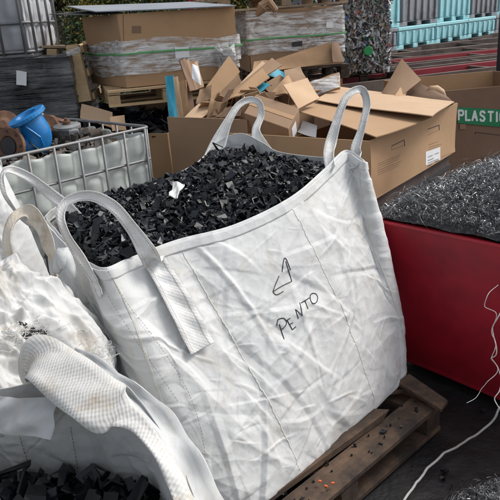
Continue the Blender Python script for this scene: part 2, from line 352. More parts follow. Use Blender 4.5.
def grid_mesh(name, G, mt, parent, closed=True, thick=.0025):
    nv, nu = G.shape[:2]; me = bpy.data.meshes.new(name)
    idx = np.arange(nv*nu).reshape(nv, nu); a = idx[:-1]; b = idx[1:]
    if closed: f = np.stack([a, np.roll(a, -1, 1), np.roll(b, -1, 1), b], -1).reshape(-1, 4)
    else: f = np.stack([a[:, :-1], a[:, 1:], b[:, 1:], b[:, :-1]], -1).reshape(-1, 4)
    fast(me, G.reshape(-1, 3), f); me.polygons.foreach_set('use_smooth', np.ones(len(f), bool))
    o = link(name, me, parent, mt)
    if thick: s_ = o.modifiers.new('s', 'SOLIDIFY'); s_.thickness = thick; s_.offset = -1
    return o
def fast(me, V, F):
    me.vertices.add(len(V)); me.vertices.foreach_set('co', np.ascontiguousarray(V, float).ravel())
    k = F.shape[1]; me.loops.add(F.size); me.loops.foreach_set('vertex_index', F.ravel().astype(np.int32))
    me.polygons.add(len(F)); me.polygons.foreach_set('loop_start', np.arange(len(F), dtype=np.int32)*k)
    me.update(calc_edges=True); me.polygons.foreach_set('use_smooth', np.zeros(len(F), bool))
def bvh(o): me = o.data; M_ = o.matrix_world; return BVHTree.FromPolygons([v.co.copy() for v in me.vertices], [tuple(p.vertices) for p in me.polygons])
def snap(tree, x, y, off=.003):
    h = tree.ray_cast(CP, ray(x, y).normalized())
    if h[0] is None: return None, None
    n = h[1]; n = n if n.dot(ray(x, y)) < 0 else -n
    return h[0]+n*off, n
def pen(tree, strokes, w, mt, name, parent, off=.0006, n=9):
    b = MB()
    for st in strokes:
        P = catmull([(x, y, 0) for x, y in st], n) if len(st) > 2 else np.array([(st[0][0]+(st[1][0]-st[0][0])*t, st[0][1]+(st[1][1]-st[0][1])*t, 0) for t in np.linspace(0, 1, 8)])
        pts = [snap(tree, q[0], q[1], off)[0] for q in P]; pts = [p for p in pts if p is not None]
        if len(pts) > 1: b.tube(pts, w, 5)
    return b.build(name, mt, parent)
# ------------------------------------------------------------------ ground
gx = np.linspace(-1, 1, 161); gx = np.sign(gx)*np.abs(gx)**2.6*150; X, Y = np.meshgrid(gx, gx+0)
G = np.stack([X, Y+4, np.zeros_like(X)], -1); fl = G.reshape(-1, 3)
near = np.exp(-(fl[:, 0]**2+(fl[:, 1]-4)**2)/200)
fl[:, 2] = -.02+perlin(fl*2.1+3)*.012*near+perlin(fl*.5)*.01*near
g = grid_mesh('ground', fl.reshape(G.shape), M['ground'], None, False, 0); g['kind'] = 'structure'; g['label'] = 'black wet dirty yard ground'
# ------------------------------------------------------------------ loose fills
def shards(name, centres, nrm_up, mt, smin, smax, label, cat, bed=None, parent=None, flat=.55):
    C = np.array(centres); n = len(C)
    a = smin+(smax-smin)*rng.random(n)**2.3; b_ = a*rng.uniform(.22, .9, n)
    q = rng.normal(size=(n, 3)); q[:, 2] += np.where(rng.random(n) < flat, 3.0, .2); q /= np.linalg.norm(q, axis=1)[:, None]
    t = rng.normal(size=(n, 3)); t -= q*(t*q).sum(1)[:, None]; t /= np.linalg.norm(t, axis=1)[:, None]; s = np.cross(q, t)
    bend = rng.normal(size=n)*.6*a; j = lambda: rng.uniform(.6, 1.25, n)[:, None]
    A = a[:, None]/2; B = b_[:, None]/2
    v = [C-t*A*j()-s*B*j(), C-s*B*j()+q*bend[:, None]*.7, C+t*A*j()-s*B*j(), C+t*A*j()+s*B*j(), C+s*B*j()+q*bend[:, None]*.7, C-t*A*j()+s*B*j()]
    th = .0025
    V = np.stack([x+q*th for x in v]+[x-q*th for x in v], 1)
    F = np.array([(0, 1, 4, 5), (1, 2, 3, 4), (11, 10, 7, 6), (10, 9, 8, 7), (0, 6, 7, 1), (1, 7, 8, 2), (2, 8, 9, 3), (3, 9, 10, 4), (4, 10, 11, 5), (5, 11, 6, 0)])
    F = (F[None]+(np.arange(n)*12)[:, None, None]).reshape(-1, 4); V = V.reshape(-1, 3)
    mi = np.zeros(len(F), np.int32)
    if bed is not None:
        bv, bf = bed; F = np.concatenate([F, bf+len(V)]); V = np.concatenate([V, bv]); mi = np.concatenate([mi, np.ones(len(bf), np.int32)])
    me = bpy.data.meshes.new(name); fast(me, V, F); o = link(name, me, parent, [mt, M['blackbed']] if bed is not None else mt)
    me.polygons.foreach_set('material_index', mi)
    if label: tag(o, label, cat, kind='stuff')
    return o
def disc_bed(rim, hfun, nr=26, nu=72):
    """surface filling a closed outline: rim points (n,3) -> polar grid"""
    c = rim.mean(0); R = rim[np.linspace(0, len(rim)-1, nu, endpoint=False).astype(int)]
    V = []; 
    for i in range(nr+1):
        f = i/nr; row = c+(R-c)*f; row[:, 2] = R[:, 2]*f+c[2]*(1-f)+hfun(row, f); V.append(row)
    V = np.array(V); idx = np.arange((nr+1)*nu).reshape(nr+1, nu); a = idx[:-1]; b = idx[1:]
    return V.reshape(-1, 3), np.stack([a, b, np.roll(b, -1, 1), np.roll(a, -1, 1)], -1).reshape(-1, 4)
def on_bed(bed, n, jit=.01):
    V, F = bed; A = V[F[:, 0]]; B = V[F[:, 1]]; Cc = V[F[:, 2]]; D = V[F[:, 3]]
    ar = np.linalg.norm(np.cross(Cc-A, D-B), axis=1); i = rng.choice(len(F), n, p=ar/ar.sum()); u = rng.random((n, 1)); w = rng.random((n, 1))
    P = (A[i]*(1-u)+B[i]*u)*(1-w)+(D[i]*(1-u)+Cc[i]*u)*w; P[:, 2] += rng.uniform(-.2, 1, n)*jit; return P
# ------------------------------------------------------------------ bulk bags
def bag_body(name, base, rim, mt, parent, nu=420, nv=200, bulge=.05, amp=1.0, sharp=None, thick=.0025, hang=0, vpow=1.0, ncr=500, seed=1, damp=None, dirs=(35, 20, -35, -50, 60, 5)):
    us = np.arange(nu)/nu
    B = catmull_closed(base, us); R = catmull_closed(rim, us); cen = (B.mean(0)+R.mean(0))/2
    vs = np.linspace(0, 1, nv)**vpow; G = B[None]*(1-vs)[:, None, None]+R[None]*vs[:, None, None]
    d = np.roll(G, -1, 1)-np.roll(G, 1, 1); upv = np.gradient(G, axis=0); n = np.cross(d, upv); n /= np.linalg.norm(n, axis=2)[..., None]+1e-9
    if ((G[nv//2]-cen)*n[nv//2]).sum() < 0: n = -n
    per = np.concatenate([[0], np.cumsum(np.linalg.norm(np.diff(G[nv//2], axis=0), axis=1))]); hgt = np.linalg.norm(R-B, axis=1).mean()
    st = np.stack([np.broadcast_to(per, (nv, nu)), np.broadcast_to((vs*hgt)[:, None], (nv, nu))], -1).reshape(-1, 2)
    f = (folds(st, G.reshape(-1, 3), amp*.30)+creases(st, seed, ncr, dirs, amin=.0012, amax=.008, lmin=.03, lmax=.5, wk=.6)*amp+creases(st, seed+50, 70, (62, 75, -70, -58, 88), amin=.004, amax=.017, lmin=.35, lmax=1.1, wk=.55)*amp).reshape(nv, nu)
    # blend seam of the perimeter parameter
    k = 24
    if damp: q_ = np.abs(np.arange(nu)-damp[0]*nu); f = f*(1-.65*np.exp(-(q_/(damp[1]*nu))**2))[None]
    w = np.ones(nu); w[:k] = np.linspace(0, 1, k); w[-k:] = np.linspace(1, 0, k); f = f*w[None]
    env = np.sin(np.pi*np.clip(vs, 0, 1)**.72)**.7
    rimdamp = 1-.75*np.clip((vs-.9)/.1, 0, 1)
    G = G+n*(bulge*env[:, None]+f*rimdamp[:, None])[..., None]
    o = grid_mesh(name, G, mt, parent, True, thick); return o, G, n
def px_depth(pts): return [az(x, y, z) for x, y, z in pts]
bag = thing('bulk_bag', 'large upright white bag marked PENTO, full of black shreds, on a worn pallet', 'bulk bag')
RIM = [az(100, 267, .95), az(128, 258, .95), az(175, 240, .965), az(235, 224, .98), az(290, 197, 1.02), az(325, 168, 1.07), az(345, 150, 1.11), az(364, 160, 1.08)]
RIM += [Vector((.50, 2.93, 1.05)), Vector((.36, 3.08, 1.03)), Vector((.18, 3.22, 1.04)), az(262, 142, 1.09), az(240, 133, 1.11), az(215, 143, 1.07), az(196, 163, 1.02), az(150, 184, 1.0), az(100, 196, .985), az(68, 202, .99), az(47, 214, .98), az(55, 228, .95), az(74, 248, .94)]
BASE = [az(212, 505, .15), Vector((-.12, 1.72, .15)), Vector((0, 1.78, .15)), Vector((.16, 1.93, .15)), Vector((.34, 2.13, .15)), Vector((.5, 2.3, .15)), az(396, 388, .17), az(402, 374, .16)]
BASE += [Vector((.61, 2.68, .15)), Vector((.5, 2.9, .15)), Vector((.25, 3.1, .15)), Vector((.05, 3.22, .15)), Vector((-.08, 3.24, .15)), Vector((-.2, 3.16, .15)), Vector((-.35, 3.0, .15)), Vector((-.5, 2.8, .15)), Vector((-.65, 2.6, .15)), Vector((-.72, 2.45, .15)), Vector((-.68, 2.3, .15)), Vector((-.55, 2.12, .15)), Vector((-.38, 1.92, .15))]
# start the parameter on the hidden back side
sh = 11; RIM = RIM[sh:]+RIM[:sh]; BASE = BASE[sh:]+BASE[:sh]; NR = len(RIM)
body, BG, Bn = bag_body('bag_body', [tuple(p) for p in BASE], [tuple(p) for p in RIM], M['bag'], bag, 1120, 460, .045, 1.0, ncr=850, damp=(((7.6-11) % 21)/21, .045))
MB().add([tuple(BG[0, j]) for j in range(0, 1120, 16)], [tuple(range(70))]).build('bag_base', M['bag'], bag)
bt = bvh(body)
def ucol(k): return int(((k-sh) % NR)/NR*1120) % 1120
def seam_at(k, name='seam', v0=.03, v1=.99, w=.004, mt='seam', th=.0012, skew=0):
    pts = []; nn = []
    for v in np.linspace(v0, v1, 90):
        r = int(v*459); c = int(ucol(k)+2*skew*(v-.5)) % 1120; pts.append(Vector(BG[r, c])+Vector(Bn[r, c])*.0006); nn.append(Vector(Bn[r, c]))
    return strip(name, M[mt], pts, w, nn, th, bag, sub=3)
seam_at(2.4, skew=-20); seam_at(4.3, skew=-20); seam_at(6.6, w=.006); seam_at(0.3, w=.008)
# top hem all round
pts = []; nn = []
for j in list(range(0, 1120, 10))+[0]:
    pts.append(Vector(BG[445, j])+Vector(Bn[445, j])*.003); nn.append(Vector(Bn[445, j]))
strip('rim_hem', M['bag'], pts, .035, nn, .004, bag, sub=3)
def loop(points, mt, name, parent, tree, facing, curl=0.0, th=.0025, fold=1.0):
    """points: (x, y, depth or None, width); None = sewn on the fabric"""
    path, w, nn = [], [], []; P_ = []
    for i_, a_ in enumerate(points):
        P_.append(a_)
        if i_+1 < len(points) and a_[2] is None and points[i_+1][2] is None:
            b_ = points[i_+1]; P_ += [(a_[0]+(b_[0]-a_[0])*t_, a_[1]+(b_[1]-a_[1])*t_, None, a_[3]+(b_[3]-a_[3])*t_) for t_ in (.25, .5, .75)]
    for x, y, d, ww in P_:
        if d is None:
            p, n = snap(tree, x, y, .013)
            if p is None: continue
        else: p = CP+ray(x, y)*d; n = Vector(facing)
        path.append(p); w.append(ww); nn.append(n)
    sw = [q[2] is None for q in P_][:len(path)]
    for _ in range(3):
        pp = [p.copy() for p in path]; nc_ = [Vector(n_) for n_ in nn]
        for i_ in range(1, len(path)-1):
            if sw[i_]:
                nn[i_] = (nc_[i_-1]+nc_[i_]*1.0+nc_[i_+1]).normalized()
                if sw[i_-1] and sw[i_+1]: path[i_] = (pp[i_-1]+pp[i_]*2+pp[i_+1])/4
    if sw[0]: nn[0] = nn[1]
    if sw[-1]: nn[-1] = nn[-2]
    return strip(name, M[mt], path, w, nn, th, parent, curl, 10, True, fold*.6, mt == 'web')
FD = (-.2, -.9, .35)
loop([(104, 296, None, .03), (97, 278, None, .034), (82, 259, 2.19, .034), (68, 238, 2.2, .032), (61, 216, 2.22, .03), (68, 201, 2.24, .033), (90, 196, 2.24, .036), (113, 206, 2.22, .04), (132, 228, 2.2, .045), (148, 252, 2.17, .065), (152, 262, None, .075), (172, 295, None, .09), (200, 350, None, .095)], 'web', 'lifting_loop', bag, bt, FD, .15, .002)
loop([(330, 172, None, .05), (330, 150, 2.97, .055), (337, 122, 3.02, .04), (345, 100, 3.04, .034), (354, 91, 3.06, .034), (363, 91, 3.08, .036), (367, 105, 3.08, .034), (362, 128, 3.06, .034), (356, 148, 3.04, .045), (358, 158, 3.02, .055), (359, 166, None, .055)], 'web', 'lifting_loop', bag, bt, (-.3, -.9, .2), .2)
loop([(212, 160, 3.42, .09), (219, 143, 3.45, .08), (228, 122, 3.46, .045), (238, 106, 3.48, .034), (249, 100, 3.5, .034), (259, 103, 3.5, .034), (261, 116, 3.5, .034), (256, 131, 3.48, .045), (262, 148, 3.46, .08), (270, 160, 3.45, .09)], 'web', 'lifting_loop', bag, bt, (-.1, -.9, .2), .2)
loop([(82, 226, 2.66, .07), (66, 207, 2.66, .055), (48, 192, 2.64, .045), (28, 177, 2.6, .038), (12, 170, 2.56, .03), (3, 174, 2.54, .02), (3, 188, 2.52, .02), (10, 203, 2.52, .02), (22, 216, 2.60, .03), (38, 226, 2.70, .04), (54, 230, 2.80, .04)], 'web', 'lifting_loop', bag, bt, (-.2, -.8, .5), .1)
def dashes(tree, line, n, mt, name, parent, w=.0008):
    P = catmull([(x, y, 0) for x, y in line], 12); L = np.concatenate([[0], np.cumsum(np.linalg.norm(np.diff(P, axis=0), axis=1))]); b = MB()
    for i in range(n):
        s0, s1 = (i+.15)/n*L[-1], (i+.75)/n*L[-1]
        q = [(np.interp(s, L, P[:, 0]), np.interp(s, L, P[:, 1])) for s in (s0, s1)]
        a = [snap(tree, x, y, .0065)[0] for x, y in q]
        if None not in a and (a[0]-a[1]).length < .03: b.tube(a, w, 4)
    return b.build(name, M[mt], parent)
dashes(bt, [(106, 268), (128, 305), (158, 345), (186, 388), (202, 435), (206, 480)], 70, 'stitch', 'stitching', bag)
dashes(bt, [(99, 275), (122, 318), (150, 360), (178, 402)], 40, 'stitch', 'stitching', bag)
dashes(bt, [(345, 160), (352, 200), (366, 250), (371, 262)], 30, 'seam', 'stitching', bag)
Q = lambda L: [(260+x/5, 245+y/5) for x, y in L]
pen(bt, [Q(s) for s in ([(110, 135), (118, 76), (130, 70), (152, 124)], [(128, 82), (143, 130), (158, 182)], [(158, 182), (110, 205), (64, 234)], [(95, 155), (78, 195), (64, 234)], [(64, 234), (82, 249), (116, 232)])], .0019, M['ink'], 'marker_arrow', bag)
pen(bt, [Q(s) for s in (
    [(96, 396), (108, 435), (120, 472)], [(84, 404), (90, 374), (118, 366), (132, 385), (124, 408), (104, 424)],
    [(134, 374), (148, 400), (162, 424)], [(134, 376), (150, 366)], [(146, 398), (164, 388)], [(162, 424), (180, 408)],
    [(177, 322), (184, 345), (192, 368)], [(177, 322), (195, 338), (212, 354)], [(212, 354), (206, 320), (198, 288)],
    [(206, 290), (225, 278), (246, 264)], [(224, 280), (232, 300), (240, 320)], [(250, 252), (262, 242), (280, 246), (288, 266), (280, 288), (264, 292), (252, 275), (250, 252)])],
    .0019, M['ink'], 'marker_writing', bag)
# contents
rimP = catmull_closed([tuple(p) for p in RIM], np.arange(288)/288); cc = rimP.mean(0)
inner = cc+(rimP-cc)*np.array([.93, .95, .75]); inner[:, 2] = np.minimum(inner[:, 2]-.045, 1.0); inner[:, :2] = np.where((inner[:, 0] > .25)[:, None], cc[:2]+(inner[:, :2]-cc[:2])*(1-.22*np.clip((inner[:, 0]-.25)/.3, 0, 1))[:, None], inner[:, :2])
bed = disc_bed(inner, lambda r, f: .035*(1-f*f)+perlin(r*4.0)*.03*(1-f**6)+perlin(r*11.0)*.016)
shards('plastic_shreds', on_bed(bed, 19000, .035), None, M['black'], .008, .052, 'black plastic shreds heaped in the large open white bag', 'plastic shreds', bed)
s_, _ = None, None
p = az(178, 193, 1.045)
tag(slab('foam_scrap', M['bag'], [p+Vector((-.03, -.03, -.01)), p+Vector((.0, -.045, -.01)), p+Vector((.022, .045, .03)), p+Vector((-.022, .05, .035))], .004, None, 14, 14, (.010), 5, 1.3), 'small off-white torn scrap lying on the black shreds in the large bag', 'torn scrap')
# second bag: crumpled, dirty, closed over
b2 = thing('bulk_bag', 'crumpled dirty white bag with torn hole and tan strap, left of the PENTO bag', 'bulk bag')
cx, cy = -.93, 1.80; nu, nr = 620, 400; th = np.arange(nu)/nu*2*math.pi; G = np.zeros((nr, nu, 3))
for i in range(nr):
    f = i/(nr-1); r = .41*min(1, f/.62)**.72; zz = .93 if f < .62 else .93
    ell = 1+.05*np.cos(4*th)
    G[i, :, 0] = cx+r*ell*np.cos(th)*1.04; G[i, :, 1] = cy+r*ell*np.sin(th)*.98
    top = .97-.30*max(0, min(1, f/.62))**2.6
    G[i, :, 2] = top if f < .62 else .67-(f-.62)/.38*.65
fl = G.reshape(-1, 3).copy(); rad = np.stack([fl[:, 0]-cx, fl[:, 1]-cy, (fl[:, 2]-.5)*1.3], 1); rad /= np.linalg.norm(rad, axis=1)[:, None]+1e-9
d = folds(np.stack([fl[:, 0]*1.3+fl[:, 2], fl[:, 1]*1.3-fl[:, 2]], 1), fl, .6)+perlin(fl*3.2)*.028+creases(fl[:, :2]+fl[:, 2:]*.3, 9, 2600, (0, 30, 60, 90, 120, 150), .003, .024, .04, .6, .75)
fl += rad*d[:, None]; G = fl.reshape(nr, nu, 3)
b2b = grid_mesh('bag_body', G, M['bag2'], b2, True, 0); b2t = bvh(b2b)
hp = snap(b2t, 28, 336, 0)[0]; hx, hy = hp.x, hp.y
import bmesh
bm = bmesh.new(); bm.from_mesh(b2b.data)
dl = [f for f in bm.faces if (f.calc_center_median()-hp).length < .030*(1+.5*math.sin(math.atan2(f.calc_center_median().y-hp.y, f.calc_center_median().x-hp.x)*3+1)+.25*math.sin(math.atan2(f.calc_center_median().y-hp.y, f.calc_center_median().x-hp.x)*8))]
bmesh.ops.delete(bm, geom=dl, context='FACES'); bm.to_mesh(b2b.data); bm.free()
loop([(30, 285, 2.12, .05), (14, 262, 2.12, .05), (9, 238, 2.12, .05), (16, 220, 2.14, .055), (30, 214, 2.16, .06), (42, 224, 2.14, .055), (50, 243, 2.1, .055), (55, 262, 2.12, .055), (59, 284, 2.2, .05), (62, 300, 2.3, .05)], 'webtan', 'lifting_loop', b2, b2t, (-.6, -.6, .5), .2)
kn = MB(); p = az(64, 258, 1.0)
for k in range(7): kn.tube([p+Vector((.03*math.sin(k*2.1)*t, -.02*t+.012*math.cos(k), .03-t*.10*(.5+.5*((k*37) % 10)/10))) for t in (0, .35, .7, 1)], [.016, .02, .017, .01], 8)
kn.build('tied_neck', M['bag3'], b2, True)
fr = MB(); fr2 = MB()
for k in range(150):
    a = rng.uniform(0, 6.28); x0 = 28+rng.normal()*11; y0 = 336+rng.normal()*7
    if k > 90: x0 = 92+rng.normal()*12; y0 = 350+rng.normal()*8
    p, n = snap(b2t, x0, y0, .002)
    if p is None: continue
    pt = [p]
    for q in range(5): pt.append(pt[-1]+Vector((math.cos(a)*.008, math.sin(a)*.008, rng.uniform(-.003, .006)))); a += rng.normal()*.7
    (fr2 if k > 90 else fr).tube(pt, .0008, 4)
fr.build('frayed_threads', M['seam'], b2)['kind'] = 'stuff'; fr2.build('loose_fibres', M['seam'], b2)['kind'] = 'stuff'
q = Vector((hx, hy, hp.z-.085))
tag(MB().tube([q+Vector((-.035, 0, 0)), q+Vector((0, .01, .012)), q+Vector((.04, -.01, .0))], [.05, .055, .04], 7).build('plastic_chunk', M['black'], None), 'black plastic chunk showing in the torn hole of the crumpled bag', 'plastic chunk')
# third bag: open, at bottom left
b3 = thing('bulk_bag', 'open white bag in the bottom left corner with a broad strap folded over its rim', 'bulk bag')
RIM3 = [Vector((-.40, 1.02, .90)), az(-40, 400, .90), az(10, 388, .93), az(60, 378, .95), az(105, 378, .97), az(128, 388, .97), az(150, 415, .95), az(172, 450, .92), az(192, 492, .90), az(205, 540, .88), Vector((-.05, .62, .86)), Vector((-.3, .45, .86)), Vector((-.62, .5, .86)), Vector((-.8, .7, .88)), Vector((-.85, .95, .9))]
RIM3 = [az(-70, 470, .9)]+RIM3[1:10]+RIM3[10:13]
c3 = sum(RIM3, Vector())/len(RIM3); BASE3 = [Vector((c3.x+(p.x-c3.x)*.97, c3.y+(p.y-c3.y)*.97, .02)) for p in RIM3]
RIM3 = RIM3[-3:]+RIM3[:-3]; BASE3 = BASE3[-3:]+BASE3[:-3]
b3b, G3, n3 = bag_body('bag_body', [tuple(p) for p in BASE3], [tuple(p) for p in RIM3], M['bag3'], b3, 900, 380, .02, 1.1, vpow=.8, ncr=900, seed=4)
b3t = bvh(b3b)
def wpt(x, y, z): p = az(x, y, z); return p
strip('folded_strap', M['webheavy'], [wpt(50, 396, .90), wpt(34, 384, .925), wpt(25, 370, .955), wpt(30, 359, .985), wpt(44, 360, 1.0), wpt(68, 378, 1.0), wpt(92, 396, .995), wpt(110, 409, .985), wpt(122, 414, .982), wpt(140, 426, .97), wpt(160, 452, .955), wpt(178, 486, .935), wpt(192, 525, .915)],
      [.105, .105, .108, .11, .112, 
.115, .113, .106, .062, .036, .032, .032, .032], [(-.7, -.6, -.1), (-.8, -.55, .0), (-.8, -.5, .25), (-.6, -.5, .6), (-.05, -.5, .85), (.0, -.5, .85), (.05, -.55, .8), (.1, -.6, .75), (.1, -.6, .75), (.3, -.6, .7), (.35, -.5, .7), (.4, -.5, .7), (.4, -.5, .7)], .004, b3, 0, 10, True, .8)
slab('liner_flap', M['bag3'], [az(-8, 398, .93), az(58, 398, .96), az(50, 440, .90), az(-8, 432, .86)], .002, b3, 24, 20, .012, 5, 2.0)
strip('rim_hem', M['bag3'], [wpt(72, 354, .965), wpt(94, 364, .96), wpt(118, 385, .96), wpt(141, 405, .95), wpt(164, 432, .93), wpt(184, 466, .91), wpt(201, 505, .89), wpt(212, 545, .875)],
      [.03, .03, .035, .05, .06, .06, .065, .065], [(.4, -.5, .75), (.3, -.5, .75), (.5, -.5, .7), (.35, -.6, .7), (.5, -.4, .75), (.3, -.5, .8), (.5, -.5, .7), (.4, -.5, .7)], .004, b3, .35, 14, True, 1.0)
r3 = catmull_closed([tuple(p) for p in RIM3], np.arange(144)/144); c_ = r3.mean(0); i3 = c_+(r3-c_)*np.array([.95, .95, 1]); i3[:, 2] = .68
bed3 = disc_bed(i3, lambda r, f: .02*(1-f)+perlin(r*7)*.03)
shards('plastic_shreds', on_bed(bed3, 1700, .03), None, M['black'], .025, .085, 'coarse black plastic shreds in the open bag in the bottom left corner', 'plastic shreds', bed3, flat=.4)
dashes(b3t, [(20, 432), (30, 465), (36, 480)], 14, 'stitch', 'stitching', b3, .001); dashes(b3t, [(72, 425), (76, 450), (80, 475)], 14, 'stitch', 'stitching', b3, .001)
dashes(b3t, [(45, 435), (56, 476)], 12, 'seam', 'stitching', b3, .001)
# fourth bag: white bulge at the left edge
b4 = thing('bulk_bag', 'smooth white bag bulging in at the left edge before the cut open tank', 'bulk bag')
ctr = Vector((-1.27, 2.9, 0)); R4 = [ctr+Vector((.16*math.cos(a), .16*math.sin(a), 1.14)) for a in np.arange(16)/16*2*math.pi]
B4 = [p*1 for p in R4]
B4 = [ctr+Vector((.32*math.cos(a)*(1+.1*math.cos(4*a)), .32*math.sin(a)*(1+.1*math.cos(4*a)), 0)) for a in np.arange(16)/16*2*math.pi]
o4, G4, n4 = bag_body('bag_body', [tuple(p) for p in B4], [tuple(p) for p in R4], M['bag'], b4, 320, 160, .04, .7, ncr=260)
MB().add([tuple(G4[-1, j]-n4[-1, j]*.004) for j in range(0, 320, 8)]+[tuple(G4[-1, :].mean(0)+np.array([0, 0, .02]))], [(j, (j+1) % 40, 40) for j in range(40)]).build('bag_top', M['bag'], b4, True)
# ------------------------------------------------------------------ pallets
def pallet(root, L, Wd, wm, nb=7, name=None, gap=None, skip=(), z0=0, tilt=0, hh=.144):
    bw = .1; r = random.Random(int(L*1000+nb+z0*7+len(skip)))
    def board(nm, c, d): 
        o = MB().box((0, 0, 0), d).build(nm, wm, root, False, .002); o.location = c; o.rotation_euler = (r.uniform(-.01, .01), r.uniform(-.006, .006), r.uniform(-.01, .01)); return o
    for i in range(nb):
        if i in skip: continue
        y = -Wd/2+bw/2+i*(Wd-bw)/(nb-1); board('deck_board', (0, y, z0+hh-.011), (L, bw*(1.2 if i % 2 == 0 else .9), .02))
    for x in (-L/2+.05, 0, L/2-.05): board('cross_board', (x, 0, z0+hh-.033), (.1, Wd-.002, .02)).name = 'cross_board'
    for x in (-L/2+.05, 0, L/2-.05):
        for y in (-Wd/2+.05, 0, Wd/2-.05): board('block', (x, y, z0+.0605), (.098, .096, .073))
    for y in (-Wd/2+.05, 0, Wd/2-.05): board('bottom_board', (0, y, z0+.012), (L-.004, .1, .02))
pa = thing('pallet', 'worn dark wooden pallet with split boards under the upright white bag', 'pallet', 'wooden pallets')
e0 = az(300, 520, .14); e1 = az(441, 400, .14); dv = (e1-e0); dv.z = 0; L_ = 1.25; ang = math.atan2(dv.y, dv.x); dv.normalize(); nv_ = Vector((-dv.y, dv.x, 0))
c = e1-dv*(L_/2)+nv_*.5; pa.location = (c.x, c.y, -.005); pa.rotation_euler = (0, 0, ang)
pallet(pa, L_, 1.0, M['woodold'], 7, skip=(1,))
o = MB().hexa([Vector(p) for p in ((-.62, -.36, .146), (.35, -.40, .146), (.36, -.33, .146), (-.62, -.25, .146))], [Vector(p) for p in ((-.62, -.36, .166), (.40, -.40, .175), (.36, -.33, .170), (-.62, -.25, .166))]).build('split_board', M['woodold'], pa, False, .002)
o = MB().box((.50, -.28, .165), (.26, .07, .018), (0, .08, -.5)).build('split_board', M['woodold'], pa, False, .002)
ch = MB()
for x, y in ((320, 481), (333, 483), (326, 486)):
    p = az(x, y, .16); ch = MB().box((0, 0, 0), (.011, .007, .004), (0, 0, x)); o = ch.build('orange_chip', M['orange']); o.location = p
    tag(o, 'tiny orange plastic chip on the worn pallet board beside the upright bag', 'plastic chip', 'orange chips on the pallet')
pp_ = []
for k in range(70):
    u_, v_ = random.uniform(-.6, .62), random.choice([-.45, -.45, -.36, -.3])+random.uniform(-.04, .04); q = c+dv*u_+nv_*v_; pp_.append((q.x, q.y, .142))
for k in range(60):
    q = c+dv*random.uniform(-.5, 1.0)+nv_*random.uniform(-1.0, -.52); pp_.append((q.x, q.y, -.005))
shards('plastic_crumbs', pp_, None, M['black'], .006, .028, 'black plastic crumbs scattered over the worn pallet and the ground beside it', 'plastic crumbs', flat=.9)
bp = fat0 = MB().quad([az(397, 384, .185), az(409, 375, .20), az(448, 402, .165), az(441, 411, .155)], .022).build('broken_plank', M['woodold'], None, False, .003)
tag(bp, 'short broken dark plank lying on the corner of the worn pallet beside the upright bag', 'plank')
# ------------------------------------------------------------------ red container with swarf
rc = thing('red_container', 'deep red steel container heaped with shiny metal swarf at the right edge', 'steel container')
A = az(374, 220, .78); B = az(510, 248, .78); dr = (B-A).normalized(); A = A-dr*.0; B = A+dr*1.25; inn = Vector((-dr.y, dr.x, 0))*1.25; inn.z = 0
Ab = az(396, 362, 0); Bb = az(520, 415, 0); db = (Bb-Ab); db.z = 0; db.normalize(); Bb = Ab+db*1.25
t4 = [A, B, B+inn, A+inn]; b4_ = [Ab, Bb, Bb+inn*.8, Ab+inn*.8]
for p in b4_: p.z = .03
cen = sum(t4, Vector())/4
def wall(i):
    j = (i+1) % 4; off = (lambda p: (Vector((cen.x, cen.y, p.z))-p).normalized()*.03)
    o = slab('wall_panel', M['red'], [b4_[i]+off(b4_[i])*.5, b4_[j]+off(b4_[j])*.5, t4[j]+off(t4[j])*.5, t4[i]+off(t4[i])*.5], .02, rc, 30, 20, .006, 3+i, 1.6); o.data.polygons.foreach_set('use_smooth', [True]*len(o.data.polygons)); return o
rw = wall(0); [wall(i) for i in (1, 2, 3)]
MB().hexa([p+Vector((0, 0, .005)) for p in b4_], [p+Vector((0, 0, .02)) for p in b4_]).build('floor_plate', M['red'], rc)
rt = bvh(rw)
MB().tube([t4[0]+Vector((0, 0, -.003)), t4[1]+Vector((0, 0, -.003)), t4[2]+Vector((0, 0, -.003)), t4[3]+Vector((0, 0, -.003))], .008, 8, True).build('rim', M['red'], rc)
pen(rt, [[(430, 231), (450, 236), (470, 235), (498, 243)], [(446, 240), (460, 262), (474, 252)], [(452, 247), (470, 243), (492, 250)]], .0012, M['dark'], 'scratches', rc)
# swarf heap
def curls(P, rmin, rmax, turns, w, seg=13):
    n = len(P); ax = rng.normal(size=(n, 3)); ax /= np.linalg.norm(ax, axis=1)[:, None]; u = rng.normal(size=(n, 3)); u -= ax*(u*ax).sum(1)[:, None]; u /= np.linalg.norm(u, axis=1)[:, None]; s = np.cross(ax, u)
    R = rmin*(rmax/rmin)**rng.random(n); T = rng.uniform(*turns, n)*2*math.pi; pitch = R*rng.uniform(.2, 1.6, n); ph = rng.uniform(0, 6, n); ww = rng.uniform(*w, n)
    V = []
    for i in range(seg+1):
        a = ph+T*i/seg; k = (i/seg-.5); rr = R*(1+.4*k)
        p = P+u*(np.cos(a)*rr)[:, None]+s*(np.sin(a)*rr)[:, None]+ax*(pitch*T/6.28*k*2)[:, None]
        V += [p-ax*ww[:, None]/2, p+ax*ww[:, None]/2]
    V = np.stack(V, 1); F = np.array([(2*i, 2*i+1, 2*i+3, 2*i+2) for i in range(seg)]); F = (F[None]+(np.arange(n)*(2*seg+2))[:, None, None]).reshape(-1, 4)
    return V.reshape(-1, 3), F
